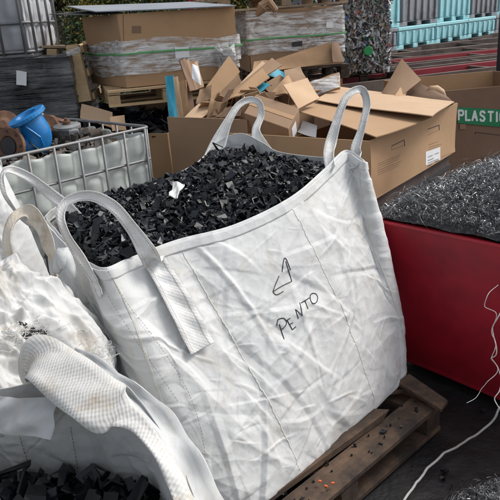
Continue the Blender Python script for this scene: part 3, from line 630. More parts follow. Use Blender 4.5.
def swarf(name, bed, n, label, jit=.03):
    P = on_bed(bed, n, jit); k = int(n*.8); V1, F1 = curls(P[:k], .003, .013, (.5, 2.4), (.0007, .0026)); V2, F2 = curls(P[k:], .02, .05, (.15, .7), (.001, .0022))
    bv, bf = bed; bv = bv.copy(); bv[:, 2] -= .012
    V = np.concatenate([V1, V2, bv]); F = np.concatenate([F1, F2+len(V1), bf+len(V1)+len(V2)])
    me = bpy.data.meshes.new(name); fast(me, V, F); o = link(name, me, None, [M['swarf'], M['swarfbed']]); mi = np.zeros(len(F), np.int32); mi[-len(bf):] = 1; me.polygons.foreach_set('material_index', mi)
    return tag(o, label, 'metal swarf', kind='stuff')
T4 = [np.array(p) for p in t4]; rr_ = []
for i in range(4):
    for k in range(24): rr_.append(T4[i]+(T4[(i+1) % 4]-T4[i])*k/24)
rr_ = np.array(rr_); c_ = rr_.mean(0); rr_ = c_+(rr_-c_)*.97; rr_[:, 2] -= .004
dr3 = np.array(dr); in3 = np.array(inn)/1.25
bedS = disc_bed(rr_, lambda r, f: (1-f**2.6)*(.13+.10*np.clip(((r-T4[0])@dr3)/1.25, 0, 1))+.03+perlin(r*5)*.03*(1-f**4)+perlin(r*14)*.015, 30, 96)
swarf('metal_swarf', bedS, 27000, 'tangled silver metal swarf heaped in the red container', .04)
gb = np.array([list(az(545, 560, .0)+Vector((.42*math.cos(a), .42*math.sin(a)*.9, .02))) for a in np.arange(60)/60*2*math.pi])
gb = np.array([[.82+.25*math.cos(a), 1.62+.3*math.sin(a), .0] for a in np.arange(60)/60*2*math.pi])
swarf('metal_swarf', disc_bed(gb, lambda r, f: .17*(1-f*f)+perlin(r*9)*.02), 3000, 'small pile of metal swarf on the ground in the bottom right corner', .03)
def wire(name, px, rad, mt, label, cat, group=None, wig=0.0):
    P = catmull([tuple(p) for p in px], 8); P = P+np.stack([perlin(P*19+k) for k in (1, 5, 9)], 1)*wig
    return tag(MB().tube([Vector(q) for q in P], rad, 6).build(name, mt, None, True), label, cat, group)
wire('rope', [az(395, 512, .01), az(412, 490, .01), az(430, 466, .012), az(444, 455, .015), az(462, 443, .015), az(480, 432, .02), az(492, 421, .06), az(500, 408, .12), az(520, 392, .2)], .005, M['rope'], 'dirty white rope trailing over the black ground below the red container', 'rope', wig=.006)
wv = [CP+ray(x, y)*d for x, y, d in ((498, 286, 2.25), (486, 296, 2.24), (485, 306, 2.24), (494, 314, 2.22), (492, 330, 2.22), (496, 344, 2.21), (493, 358, 2.2), (497, 372, 2.2), (489, 380, 2.2), (484, 388, 2.2), (480, 394, 2.2), (468, 402, 2.2))]
wire('wire_strand', wv, .0012, M['rope'], 'thin pale strand hanging in loops before the red container', 'wire', wig=.01)
wv = [CP+ray(x, y)*d for x, y, d in ((506, 308, 2.2), (496, 320, 2.2), (497, 352, 2.2), (493, 360, 2.2), (500, 378, 2.2), (498, 392, 2.18), (493, 400, 2.18), (500, 408, 2.16))]
wire('wire_strand', wv, .0018, M['rope'], 'thicker bent pale strand at the right edge above the rope end', 'wire', wig=.014)
wire('wire_strand', [az(x, y, z) for x, y, z in ((399, 206, .80), (401, 198, .84), (412, 192, .86), (424, 192, .87), (436, 196, .86), (447, 200, .83))], .0028, M['rope'], 'curved pale cord lying on top of the swarf beside the large cardboard box', 'cord')
# ------------------------------------------------------------------ IBC tanks
def cage_tank(root, L, Wd, Ht, zc, mb, cut, nL=6, nW=5, rad=.009, bh=.09):
    """tank with cage in root coordinates: x in [0,L], y in [0,Wd]"""
    st = M['steel']
    def bar(nm, pts, r=rad): return MB().tube(pts, r, 8).build(nm, st, root, True)
    def ring(z, r, nm):
        k = .06; P = []
        for cx_, cy_, a0 in ((L-k, k, -90), (L-k, Wd-k, 0), (k, Wd-k, 90), (k, k, 180)):
            for a in range(0, 91, 18): t = math.radians(a0+a); P.append((cx_+k*math.cos(t), cy_+k*math.sin(t), z))
        return MB().tube(P, r, 8, True).build(nm, st, root, True)
    ring(Ht, rad*1.25, 'top_rail')
    for z in np.linspace(.12, Ht, zc)[:-1]: ring(z, rad, 'cage_ring')
    for i in range(nL+1):
        x = .06+(L-.12)*i/nL
        for y in (-.012, Wd+.012): bar('cage_upright', [(x, y, .1), (x, y, Ht)])
    for i in range(nW+1):
        y = .06+(Wd-.12)*i/nW
        for x in (-.012, L+.012): bar('cage_upright', [(x, y, .1), (x, y, Ht)])
    # bottle wall with panels pushed out between bars
    nu = 160; nv = 40; G = np.zeros((nv, nu, 3)); top = Ht-.03 if not cut else Ht-.05
    for i in range(nv):
        z = .13+(top-.13)*i/(nv-1); zz = z/ (Ht/(zc-1)); e = .5-.5*math.cos(2*math.pi*(z-.12)/((Ht-.12)/(zc-1)))
        for j in range(nu):
            s = j/nu*4; k = int(s); t = s-k; bl = .02
            n_ = nL if k % 2 == 0 else nW; pk = (.5-.5*math.cos(2*math.pi*t*n_))
            push = .034*min(1, pk*1.5)*(.45+.55*min(1, e*2))-.036+.003*math.sin(i*.9+j*.5)*math.sin(j*.17)
            P = ((t*L, -push), (L+push, t*Wd), ((1-t)*L, Wd+push), (-push, (1-t)*Wd))[k]
            x, y = P; rc_ = .07; x0 = min(max(x, rc_), L-rc_); y0 = min(max(y, rc_), Wd-rc_)
            if (x != x0 and y != y0):
                dd = Vector((x-x0, y-y0)); 
                if dd.length > rc_: dd = dd.normalized()*rc_; x, y = x0+dd.x, y0+dd.y
            zt = z
            if cut: zt = z+(i/(nv-1))**3*(.008*math.sin(j*.21)+.005*math.sin(j*.83+2))
            G[i, j] = (x, y, zt)
    grid_mesh('tank', G, mb, root, True, .004)
    if not cut: 
        MB().box((L/2, Wd/2, top+.002), (L-.08, Wd-.08, .03)).build('tank_top', mb, root, False, .02)
    MB().box((L/2, Wd/2, .12), (L-.04, Wd-.04, .02)).build('tank_floor', mb, root)
    MB().box((L/2, Wd/2, .105-bh/2), (L-.01, Wd-.01, bh)).build('tank_base', st, root, False, .01)
a = az(5, 158, 1.0); b = az(150, 127, 1.0); d = b-a; ang = math.atan2(d.y, d.x); a = a-d.normalized()*.10
tk = thing('cut_open_tank', 'cut open white liquid tank in a wire cage, filled with metal scrap', 'tank', None, (a.x, a.y, 0), ang)
cage_tank(tk, (b-a).length, 1.0, 1.0, 5, M['hdpe'], True, 6, 5)
for i in range(8):
    for z in (.78, .56): pass
loc = Matrix.Translation(tk.location) @ Matrix.Rotation(ang, 4, 'Z')
def T(x, y, z): return loc@Vector((x, y, z))
tl = (b-a).length
sc_r = np.array([list(T(.11+(tl-.22)*x, .11+.78*y, .85)) for x, y in [(k/12, 0) for k in range(12)]+[(1, k/12) for k in range(12)]+[(1-k/12, 1) for k in range(12)]+[(0, 1-k/12) for k in range(12)]])
bedM = disc_bed(sc_r, lambda r, f: .06*(1-f*f)+perlin(r*6)*.04)
o = shards('metal_offcuts', on_bed(bedM, 500, .04), None, M['iron'], .04, .14, 'mixed rusty and grey metal offcuts lying in the cut open tank', 'metal offcuts', bedM)
# blue elbow
bl = thing('pipe_elbow', 'bright blue flanged pipe elbow in the cut open tank', 'pipe fitting')
c0 = ay(11, 146, 4.25); c1 = ay(29, 122, 4.35)
path = [c0, c0+Vector((.06, .05, .01)), ay(26, 146, 4.35), ay(38, 146, 4.38), ay(42, 136, 4.38), ay(36, 127, 4.37), ay(31, 121, 4.36)]
PP = catmull([tuple(p) for p in (c0+Vector((.0, .0, 0)), ay(20, 149, 4.33), ay(33, 146, 4.37), ay(37, 136, 4.38), ay(32, 125, 4.37), ay(27, 117, 4.36))], 6)
MB().tube([Vector(p) for p in PP], [.086+.012*math.sin(i/len(PP)*3.1) for i in range(len(PP))], 24).build('elbow', M['blue'], bl, True)
fa = (Vector(PP[-1])-Vector(PP[-4])).normalized()
o = MB().lathe(Vector(PP[-1]), fa, [(.125, -.014), (.132, -.006), (.132, .014), (.125, .020), (.075, .018), (.07, .0)], 32).build('flange', M['blue'], bl, False)
fb = (Vector(PP[0])-Vector(PP[5])); fb = Vector((-.35, -.9, .15)).normalized()
o = MB().lathe(c0, fb, [(.06, .0), (.12, 0), (.12, .026), (.066, .026), (.06, .012)], 32).build('flange', M['rust'], bl); o['label'] = 'rusty brown flange face'
u = fb.orthogonal().normalized(); w = fb.cross(u); bo = MB()
for k in range(8): q = c0+(u*math.cos(k*.785)+w*math.sin(k*.785))*.096+fb*.0265; bo.lathe(q, fb, [(.009, 0), (.009, .002)], 10)
bo.build('bolt_hole', M['dark'], bl); MB().lathe(c0+fb*.0275, fb, [(.058, 0), (.058, .001)], 24).build('bore', M['dark'], bl)
MB().tube([ay(26, 127, 4.26), ay(40, 137, 4.28), ay(44, 146, 4.3)], .007, 8).build('rib', M['blue'], bl)
# pump motor
pm = thing('electric_motor', 'small grey finned electric motor standing in the cut open tank', 'motor')
pc = ay(70, 142, 4.75); 
MB().lathe(pc, (0, -.1, 1), [(.085, 0), (.09, .02), (.082, .03), (.082, .10), (.098, .105), (.098, .125), (.06, .135)], 28).build('motor_body', M['alu'], pm)
MB().lathe(pc+Vector((0, -.013, .135)), (0, -.1, 1), [(.03, 0), (.03, .02), (.012, .02), (.012, .04)], 16).build('shaft', M['rust'], pm)
MB().box(pc+Vector((.055, -.075, .06)), (.07, .06, .08), (0, 0, .3)).build('terminal_box', M['alu'], pm, False, .006)
for k in range(14): q = k/14*6.28; MB().box(pc+Vector((math.cos(q)*.088, math.sin(q)*.088-.006, .065)), (.014, .004, .07), (0, 0, q)).build('fin', M['alu'], pm)
def junk(name, label, cat, parts, mt):
    o = thing(name, label, cat)
    for nm, b_ in parts: b_.build(nm, mt, o, False, .004)
q = ay(50, 131, 4.9)
junk('gear_housing', 'dark rusty gear housing between the blue elbow and the grey motor', 'gear housing', [('housing', MB().lathe(q, (-.4, -1, .3), [(.04, -.08), (.10, -.06), (.12, 0), (.12, .05), (.07, .07), (.04, .10)], 14)), ('bracket', MB().box(q+Vector((.09, 0, .03)), (.12, .05, .10), (.3, .4, .2)))], M['rust'])
q = ay(100, 133, 5.0)
junk('threaded_rod', 'stout rusty coiled shaft lying to the right in the cut open tank', 'shaft', [('core', MB().tube([q+Vector((-.14, 0, .02)), q+Vector((.15, -.05, -.03))], .022, 10)), ('coil', MB().tube([q+Vector((-.13+.27*k/60, .035*math.sin(k)-.05*k/60, .01-.05*k/60+.035*math.cos(k))) for k in range(61)], .009, 6))], M['copper'])
q = ay(84, 138, 4.75)
junk('pipe_tee', 'grey pipe tee between the motor and the coiled shaft', 'pipe fitting', [('run', MB().tube([q+Vector((-.05, 0, -.02)), q+Vector((.13, .05, .03))], .035, 14)), ('branch', MB().tube([q+Vector((.04, .02, 0)), q+Vector((.03, -.05, .06))], .03, 14))], M['iron'])
q = ay(5, 128, 4.9)
junk('brake_drum', 'rusty brown drum behind the blue elbow', 'drum', [('drum', MB().lathe(q, (.2, -1, .5), [(.10, -.05), (.12, 0), (.12, .05), (.06, .06), (.03, .09)], 20))], M['rust'])
q = ay(44, 116, 5.1)
junk('cable_coil', 'pale twisted cable hose arching beside the blue elbow', 'cable', [('hose', MB().tube([ay(x, y, 4.9) for x, y in ((38, 112), (45, 116), (51, 124), (53, 134), (50, 142))], .010, 8))], M['rope'])
wood_p = ay(57, 132, 4.7)
# tank on the wrapped load
a2 = Vector((-2.75, 5.75, 1.395)); tk2 = thing('liquid_tank', 'grey liquid tank in a wire cage on top of the black wrapped load', 'tank', None, a2, .03)
cage_tank(tk2, 1.04, 1.0, 1.05, 5, M['hdpe2'], False, 5, 3, .012, .03)
MB().box((.5, -.014, .96), (1.0, .004, .10)).build('yellowed_band', M['yellowed'], tk2)
# black wrapped load
wl = thing('wrapped_load', 'pallet load wrapped in shiny black film with a white paper label', 'wrapped load')
def wrap_grid(x0, x1, y0, y1, z0, z1, amp, seed, horiz=1.0):
    nu = 220; nv = 70; G = np.zeros((nv, nu, 3)); cx_, cy_ = (x0+x1)/2, (y0+y1)/2
    per = [(x0, y0), (x1, y0), (x1, y1), (x0, y1)]
    for i in range(nv):
        for j in range(nu):
            s = j/nu*4; k = int(s); t = s-k; p, q_ = per[k], per[(k+1) % 4]; G[i, j] = (p[0]+(q_[0]-p[0])*t, p[1]+(q_[1]-p[1])*t, z0+(z1-z0)*i/(nv-1))
    f = G.reshape(-1, 3); n = np.stack([f[:, 0]-cx_, f[:, 1]-cy_, f[:, 2]*0], 1); n /= np.linalg.norm(n, axis=1)[:, None]
    d_ = ridge(np.stack([f[:, 0]*1.6+f[:, 1]*1.1, f[:, 2]*9+f[:, 0]*1.2+seed, f[:, 1]*.8], 1))**2*amp+ridge(np.stack([f[:, 0]*3, f[:, 2]*22-f[:, 0]*2+seed, f[:, 1]*3], 1))**2*amp*.5
    return (f+n*(d_+.004)[:, None]).reshape(nv, nu, 3)
xr = ay(68, 57, 5.75).x
G = wrap_grid(-2.75, xr, 5.75, 6.7, .15, 1.46, .02, 3)
lw = grid_mesh('film_wrap', G, M['filmblack'], wl, True, 0)
MB().box(((-2.75+xr)/2, 6.225, .8), (xr+2.73, .93, 1.31)).build('load_core', M['dark'], wl)
MB().box(((-2.75+xr)/2, 6.225, 1.466), (xr+2.76, .96, .012)).build('film_top', M['filmd'], wl)
lt = bvh(lw)
def plate(tree, q, mt, name, parent, off=.004):
    v = [snap(tree, x, y, off)[0] for x, y in q]
    if None in v: print('plate miss', name); return None
    return MB().quad(v, .0016).build(name, mt, parent)
plate(lt, [(17, 71), (27, 72), (27, 86), (17, 85)][::-1], M['white'], 'paper_label', wl, .016)
plt_ = thing('pallet', 'pale wooden pallet under the black wrapped load', 'pallet', 'wooden pallets', ((-2.75+xr)/2, 6.22, 0)); pallet(plt_, 1.2, .95, M['woodmid'], 6)
# pallet leaning on edge beside it
ps = thing('pallet', 'pale new wooden pallet standing on edge between black load and box stack', 'pallet', 'wooden pallets')
ps.location = (-1.20, 6.45, .72); ps.rotation_euler = (math.radians(90), 0, math.radians(8))
p0 = ay(66, 48, 6.0); 
def fat(name, mt, q, th, parent=None, bev=.003): return MB().quad(q, th).build(name, mt, parent, False, bev)
ps.location = (0, 0, 0); ps.rotation_euler = (0, 0, 0)
fq = [ay(67, 46, 5.95), ay(79, 44.5, 5.95), ay(92.5, 101, 5.85), ay(80, 103, 5.85)]
fat('stringer', M['wood'], fq, .08, ps)
for k in range(5):
    a_ = fq[0].lerp(fq[3], .02+k*.21); b_ = fq[0].lerp(fq[3], .14+k*.21); bk_ = Vector((-.06, .85, .0))
    fat('deck_board', M['wood'], [a_+Vector((-.012, .03, 0)), b_+Vector((-.012, .03, 0)), b_+bk_, a_+bk_], .02, ps)
for k in range(3):
    a_ = fq[1].lerp(fq[2], .02+k*.42); b_ = fq[1].lerp(fq[2], .14+k*.42)
    fat('bottom_board', M['wood'], [a_+Vector((.012, .03, 0)), b_+Vector((.012, .03, 0)), b_+bk_, a_+bk_], .02, ps)
fat('stringer', M['wood'], [p+bk_+Vector((0, .05, 0)) for p in fq], .08, ps)
fat('film_scrap', M['film'], [ay(66, 52, 5.89), ay(79.5, 46, 5.89), ay(81, 52, 5.89), ay(68, 58, 5.89)], .003, ps)
tp = fat('wooden_plank', M['woodmid'], [ay(41, 47, 6.1), ay(66, 47, 6.1), ay(65, 46, 6.9), ay(42, 45.5, 6.9)], .02); tag(tp, 'thin wooden plank lying on the right end of the black wrapped load', 'plank')
tp = fat('wooden_block', M['wood'], [ay(48, 49, 6.12), ay(58, 49, 6.12), ay(58, 55, 6.12), ay(48, 55, 6.12)], .10); tag(tp, 'pale wooden block beneath the thin plank on the black load', 'block')
# ------------------------------------------------------------------ wrapped boxes on pallets (left-middle)
def vbox(name, label, corners, z0, z1, mt, inner=None, th=.008, group=None, cat='cardboard box', open_=True):
    """open box from four plan corners (ccw from above); returns thing and walls"""
    o = thing(name, label, cat, group); ws = []
    c_ = sum((Vector(c) for c in corners), Vector((0, 0)))/4
    for i in range(4):
        p, q_ = Vector(corners[i]), Vector(corners[(i+1) % 4]); 
        w_ = slab('wall_panel', mt, [(p.x, p.y, z0), (q_.x, q_.y, z0), (q_.x, q_.y, z1), (p.x, p.y, z1)], th, o, 14, 8, .006, i+len(label))
        ws.append(w_)
    MB().hexa([(c[0], c[1], z0) for c in corners], [(c[0], c[1], z0+th) for c in corners]).build('box_floor', mt, o)
    return o, ws
def plan(x, y, ang_, a_, b_):   # near corner, direction of right face, lengths
    u_ = Vector((math.cos(ang_), math.sin(ang_))); v_ = Vector((-math.sin(ang_), math.cos(ang_))); p = Vector((x, y)); return [p, p+u_*a_, p+u_*a_+v_*b_, p+v_*b_]
nc = ay(122, 50, 5.6); zb = ay(123, 88, 5.6).z; ztp = ay(121, 14, 5.6).z
far = ay(237, 50, 5.85); ang1 = math.atan2(far.y-nc.y, far.x-nc.x); wd1 = math.hypot(far.x-nc.x, far.y-nc.y)
u1 = Vector((math.cos(ang1), math.sin(ang1))); lf = ay(88, 55, 6.3); 
C1 = [Vector((nc.x, nc.y)), Vector((far.x, far.y)), Vector((far.x, far.y))+Vector((lf.x-nc.x, lf.y-nc.y)), Vector((lf.x, lf.y))]
bx1, w1 = vbox('cardboard_box', 'large cardboard box under a grey sheet with a green strap, on pale pallet', C1, zb, ztp, M['card'])
cm = sum(C1, Vector((0, 0)))/4
def shell(root, C, z0, z1, mt, grow=.012, name='stretch_film', amp=.012, seed=0, sides=(0, 1, 2, 3)):
    cm_ = sum(C, Vector((0, 0)))/4; Cg = [c+(c-cm_).normalized()*grow for c in C]; nu = 30; rows = []
    P = []
    for k in range(4):
        for t in range(nu): P.append(Cg[k].lerp(Cg[(k+1) % 4], t/nu))
    P = np.array([list(p) for p in P]); nv = 22; G = np.zeros((nv, len(P), 3))
    for i in range(nv):
        G[i, :, :2] = P; tt = i/(nv-1)
        w0 = z0+.03*np.sin(np.arange(len(P))*.11+seed); w1_ = z1+.025*np.sin(np.arange(len(P))*.17+seed*2); G[i, :, 2] = w0+(w1_-w0)*tt
    f = G.reshape(-1, 3); n = np.stack([f[:, 0]-cm_.x, f[:, 1]-cm_.y, f[:, 2]*0], 1); n /= np.linalg.norm(n, axis=1)[:, None]
    f = f+n*(np.abs(perlin(f*9+seed))*amp)[:, None]
    return grid_mesh(name, f.reshape(G.shape), mt, root, True, 0)
hz = ztp-zb
shell(bx1, C1, zb+hz*.16, zb+hz*.62, M['film'], .014)
shell(bx1, C1, zb+hz*.22, zb+hz*.60, M['film'], .03, seed=4)
def strapring(root, C, z, grow=.045, w=.014):
    cm_ = sum(C, Vector((0, 0)))/4; Cg = [c+(c-cm_).normalized()*grow for c in C]
    P = [(*Cg[k].lerp(Cg[(k+1) % 4], t/6), z+.004*math.sin(k*7+t)) for k in range(4) for t in range(6)]; P.append(P[0])
    nn = [(Vector(p[:2])-cm_).to_3d() for p in P]; return strip('green_strap', M['greens'], P, w, nn, .002, root, sub=2)
strapring(bx1, C1, zb+hz*.46, .05)
wt = bvh(w1[0]); plate(wt, [(174, 47), (188, 47), (189, 57), (175, 58)][::-1], M['white'], 'paper_label', bx1, .03)
plate(wt, [(132, 26), (141, 26), (141, 33), (132, 33)][::-1], M['cardd'], 'tape_patch', bx1, .006)
pen(wt, [[(123, 15), (124, 50), (124, 86)]], .004, M['cardd'], 'corner_crease', bx1, .003)
# crumpled film bundle at its right corner
cb = MB(); q = ay(226, 56, 5.8)
for k in range(26): cb.quad([q+Vector((random.uniform(-.09, .09), random.uniform(-.1, .06), random.uniform(-.14, .14))) for _ in range(4)], .001)
cb.build('loose_film', M['film'], bx1)
# grey sheet lid
sq = [(C1[0]+Vector((-.16, -.06))), (C1[1]+Vector((.02, -.08))), C1[2]+Vector((.02, .1)), C1[3]+Vector((-.15, .1))]
tag(slab('grey_sheet', M['sheet'], [(sq[0].x, sq[0].y, ztp+.03), (sq[1].x, sq[1].y, ztp+.002), (sq[2].x, sq[2].y, ztp+.075), (sq[3].x, sq[3].y, ztp+.105)], .008, None, 10, 8, .004, 3), 'thin grey sheet lying over the big box with the green strap', 'sheet')
sq2 = [s+Vector((-.10, .1)) for s in sq]
tag(slab('dark_sheet', M['dark'], [(sq2[0].x, sq2[0].y, ztp+.012), (sq2[0].x+.3, sq2[0].y-.0, ztp+.01), (sq2[3].x+.3, sq2[3].y, ztp+.06), (sq2[3].x-.1, sq2[3].y, ztp+.05)], .006, None, 6, 6, .004, 3), 'dark ragged sheet poking out left beneath the grey sheet', 'sheet')
pc_ = sum(C1, Vector((0, 0)))/4
pb = thing('pallet', 'pale pallet carrying the box with the grey sheet, above the box of black parts', 'pallet', 'wooden pallets', (pc_.x-.02, pc_.y-.03, zb-.149), ang1); pallet(pb, wd1+.04, .84, M['wood'], 5)
# box with black parts beneath
lowC = [c+Vector((-.03, -.04)) for c in C1]; lz = zb-.15
z1_ = lz-.005
LC = [Vector((-1.52, 5.75)), Vector((-.62, 5.45)), Vector((-.42, 6.15)), Vector((-1.30, 6.4))]
bx2, w2 = vbox('cardboard_box', 'sagging open cardboard box of black plastic parts under the pale pallet', LC, .1, .80, M['card'])
slab('flap', M['cardl'], [ay(82, 104, 5.7), ay(112, 112, 5.5), ay(112, 128, 5.45), ay(80, 118, 5.6)], .006, bx2, 6, 4, .008, 3)
slab('flap', M['cardl'], [ay(110, 117, 5.4), ay(124, 115, 5.5), ay(126, 130, 5.5), ay(112, 131, 5.4)], .006, bx2, 6, 4, .008, 5)
for i_, (x_, y_) in enumerate(((-1.42, 6.3), (-.5, 6.2), (-.55, 5.6), (-1.4, 5.82))):
    pass
rim_ = np.array([[LC[k].x+(LC[(k+1) % 4].x-LC[k].x)*t/10, LC[k].y+(LC[(k+1) % 4].y-LC[k].y)*t/10, .78] for k in range(4) for t in range(10)]); cc_ = rim_.mean(0); rim_ = cc_+(rim_-cc_)*.96
bd = disc_bed(rim_, lambda r, f: .10*(1-f*f)+perlin(r*5)*.03)
shards('black_parts', on_bed(bd, 260, .05), None, M['black'], .06, .24, 'black plastic mouldings heaped in the sagging open box below the pallet', 'plastic parts', bd, flat=.4)
# support behind the parts so the pallet above is carried
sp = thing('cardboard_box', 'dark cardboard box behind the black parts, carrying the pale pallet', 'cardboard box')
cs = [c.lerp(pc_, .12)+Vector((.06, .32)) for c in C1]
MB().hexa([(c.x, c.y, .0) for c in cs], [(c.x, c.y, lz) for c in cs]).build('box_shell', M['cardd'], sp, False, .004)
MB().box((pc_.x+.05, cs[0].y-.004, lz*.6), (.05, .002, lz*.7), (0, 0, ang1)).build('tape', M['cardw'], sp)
# ------------------------------------------------------------------ second wrapped box
nc2 = ay(249, 40, 6.6); zt2 = ay(249, 11, 6.6).z; zb2 = ay(250, 62, 6.6).z; far2 = ay(342, 40, 6.9); lf2 = ay(236, 40, 7.3)
C2 = [Vector((nc2.x, nc2.y)), Vector((far2.x, far2.y)), Vector((far2.x, far2.y))+Vector((lf2.x-nc2.x, lf2.y-nc2.y))*1.2, Vector((lf2.x, lf2.y))+Vector((lf2.x-nc2.x, lf2.y-nc2.y))*.2]
zb2 = ay(300, 68, 6.7).z
bx3, w3 = vbox('cardboard_box', 'film wrapped cardboard box below the raised pallet, left of the bale', C2, zb2, zt2, M['cardw'])
MB().hexa([(c.x, c.y, zt2-.02) for c in C2], [(c.x, c.y, zt2-.005) for c in C2]).build('box_top', M['card'], bx3)
h2 = zt2-zb2
shell(bx3, C2, zb2+h2*.3, zt2-.02, M['film'], .014, seed=1); shell(bx3, C2, zb2+h2*.25, zt2-.06, M['film'], .03, seed=7)
strapring(bx3, C2, zb2+h2*.53, .05)
plate(bvh(w3[0]), [(291, 42), (301, 41), (301, 46), (291, 47)][::-1], M['dark'], 'printed_label', bx3, .03)
plate(bvh(w3[0]), [(325, 22), (332, 22), (332, 28), (325, 28)][::-1], M['white'], 'paper_label', bx3, .03)
tag(slab('cardboard_sheet', M['card'], [ay(274, 70, 6.35), ay(333, 63, 6.45), ay(330, 42, 6.5), ay(276, 60, 6.45)], .008, None, 8, 6, .006, 8), 'wide flat cardboard sheet leaning at the foot of the wrapped box left of the bale', 'cardboard sheet')
tag(slab('cardboard_sheet', M['cardd'], [ay(333, 62, 6.4), ay(344, 62, 6.5), ay(338, 42, 6.55), ay(331, 43, 6.45)], .008, None, 6, 4, .004, 8), 'narrow dark cardboard flap leaning beside the foot of the bale', 'cardboard sheet')
# pallets under it and above it
pcc = sum(C2, Vector((0, 0)))/4; an2 = math.atan2(far2.y-nc2.y, far2.x-nc2.x); wl2 = math.hypot(far2.x-nc2.x, far2.y-nc2.y)
pu = thing('pallet', 'dark pallet beneath the film wrapped box left of the bale', 'pallet', 'wooden pallets', (pcc.x, pcc.y, zb2-.15), an2); pallet(pu, wl2+.05, .85, M['woodold'], 5)
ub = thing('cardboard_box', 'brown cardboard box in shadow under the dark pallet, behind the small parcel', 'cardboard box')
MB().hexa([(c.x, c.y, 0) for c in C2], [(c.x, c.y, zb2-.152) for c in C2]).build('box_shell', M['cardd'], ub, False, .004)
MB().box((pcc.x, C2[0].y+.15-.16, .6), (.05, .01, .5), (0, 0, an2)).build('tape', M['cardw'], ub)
pt_ = thing('pallet', 'wooden pallet set crosswise on top of the film wrapped box', 'pallet', 'wooden pallets', (pcc.x-.16, pcc.y-.05, zt2+.005), an2+.03); pallet(pt_, wl2+.35, .9, M['woodmid'], 5, hh=.135)
pz = zt2+.142
for k, (x, y, w_, m_, lb) in enumerate(((-.25, 0, .5, 'cardw', 'flattened brown cardboard sheet on the left of the crosswise pallet'), (.32, .02, .45, 'card', 'flattened paler cardboard sheet on the right of the crosswise pallet'))):
    c_ = Vector((pcc.x-.1+x, pcc.y-.1+y)); 
    tag(slab('cardboard_sheet', M[m_], [(c_.x-w_/2, c_.y-.38, pz+.02+k*.01), (c_.x+w_/2, c_.y-.40, pz+.015), (c_.x+w_/2, c_.y+.3, pz+.05), (c_.x-w_/2, c_.y+.3, pz+.04)], .05, None, 8, 6, .012, k+4), lb, 'cardboard sheet')
rg = MB(); q = ay(266, 9, 6.45)
rg.tube([q+Vector((-.09, 0, -.05)), q+Vector((-.03, -.02, .02)), q+Vector((.02, -.02, .07)), q+Vector((.09, 0, -.02))], [.02, .055, .05, .03], 9)
tag(rg.build('paper_bundle', M['cardw'], None), 'crumpled brown paper bundle hanging off the top of the film wrapped box', 'paper bundle')
# ------------------------------------------------------------------ gaylord with cardboard scraps
ga = az(168, 117, 1.0); gb_ = az(262, 122, .985); dg = (gb_-ga); dg.z = 0; angG = math.atan2(dg.y, dg.x)
CG = plan(ga.x, ga.y, angG, .72, 1.0)
bx4, w4 = vbox('cardboard_box', 'big open brown cardboard box overflowing with cardboard scraps', CG, .12, 1.0, M['cardw'], th=.01)
pg_ = thing('pallet', 'pallet beneath the open box of cardboard scraps', 'pallet', 'wooden pallets', (*(sum(CG, Vector((0, 0)))/4), -.02), angG); pallet(pg_, .72, .98, M['woodmid'], 6)
MB().hexa([(c.x, c.y, .80) for c in CG], [(c.x, c.y, .81) for c in CG]).build('packed_card', M['cardw'], bx4)
sg = 'cardboard scraps standing in the big open box'
nsl = [0]
def scrap(q, mt, label, th=.006, group=sg, warp=.008, name='cardboard_scrap'):
    nsl[0] += 1
    return tag(slab(name, M[mt], [ay(*p) for p in q], th, None, 7, 6, warp, nsl[0]), label, 'cardboard scrap', group)
scrap([(169, 118, 5.0), (178, 119, 5.0), (173, 75, 5.1), (165, 76, 5.1)], 'bluec', 'blue printed board at the far left of the cardboard scraps', .005)
scrap([(172, 119, 5.03), (184, 121, 5.05), (178, 76, 5.15), (169, 78, 5.15)], 'cardl', 'pale tall board just right of the blue printed one', .007)
scrap([(176, 120, 5.1), (190, 122, 5.12), (186, 80, 5.2), (178, 82, 5.2)], 'card', 'tall brown board third from the left in the scraps', .01)
scrap([(180, 120, 5.15), (196, 122, 5.2), (192, 88, 5.3), (183, 86, 5.3)], 'cardd', 'dark tall board behind the left tall boards', .008)
for k in range(4): scrap([(189+k*2.5, 92-k, 5.2+k*.04), (196+k*2.5, 90-k, 5.25+k*.04), (185+k*4, 58+k, 5.35+k*.04), (180+k*4, 61+k, 5.3+k*.04)], ('cardd', 'cardw', 'cardd', 'card')[k], ('thin dark strip leftmost in the leaning bundle', 'brown strip second in the leaning bundle', 'dark strip third in the leaning bundle', 'lighter strip on the right of the leaning bundle')[k], .012)
scrap([(192, 78, 5.15), (201, 86, 5.15), (199, 66, 5.2), (192, 64, 5.2)], 'white', 'small pale printed piece on the leaning strip bundle', .004)
scrap([(198, 98, 5.3), (205, 112, 5.2), (240, 72, 5.5), (229, 56, 5.6)], 'card', 'long brown board slanting up to the loose film', .008)
scrap([(206, 108, 5.25), (214, 116, 5.2), (243, 84, 5.4), (238, 74, 5.45)], 'cardw', 'shorter weathered board beneath the long slanting one', .008)
scrap([(181, 121, 4.95), (200, 119, 4.93), (216, 108, 5.1), (205, 98, 5.15)], 'cardl', 'pale bent flat hanging over the box edge at front left', .006)
scrap([(213, 116, 4.98), (224, 117, 4.98), (228, 102, 5.1), (214, 101, 5.1)], 'card', 'crumpled brown piece at the centre front edge', .006, warp=.03)
scrap([(196, 104, 5.1), (212, 100, 5.08), (213, 86, 5.2), (199, 88, 5.2)], 'cardw', 'square weathered piece behind the pale bent flat', .006, warp=.02)
scrap([(206, 118, 4.97), (216, 119, 4.97), (222, 104, 5.0), (211, 98, 5.03)], 'cardl', 'small torn pale piece at the centre front edge', .006, warp=.03)
scrap([(227, 112, 5.0), (243, 109, 5.0), (270, 84, 5.25), (259, 81, 5.3)], 'bluec', 'bright blue backed board lying slantwise at front right', .005)
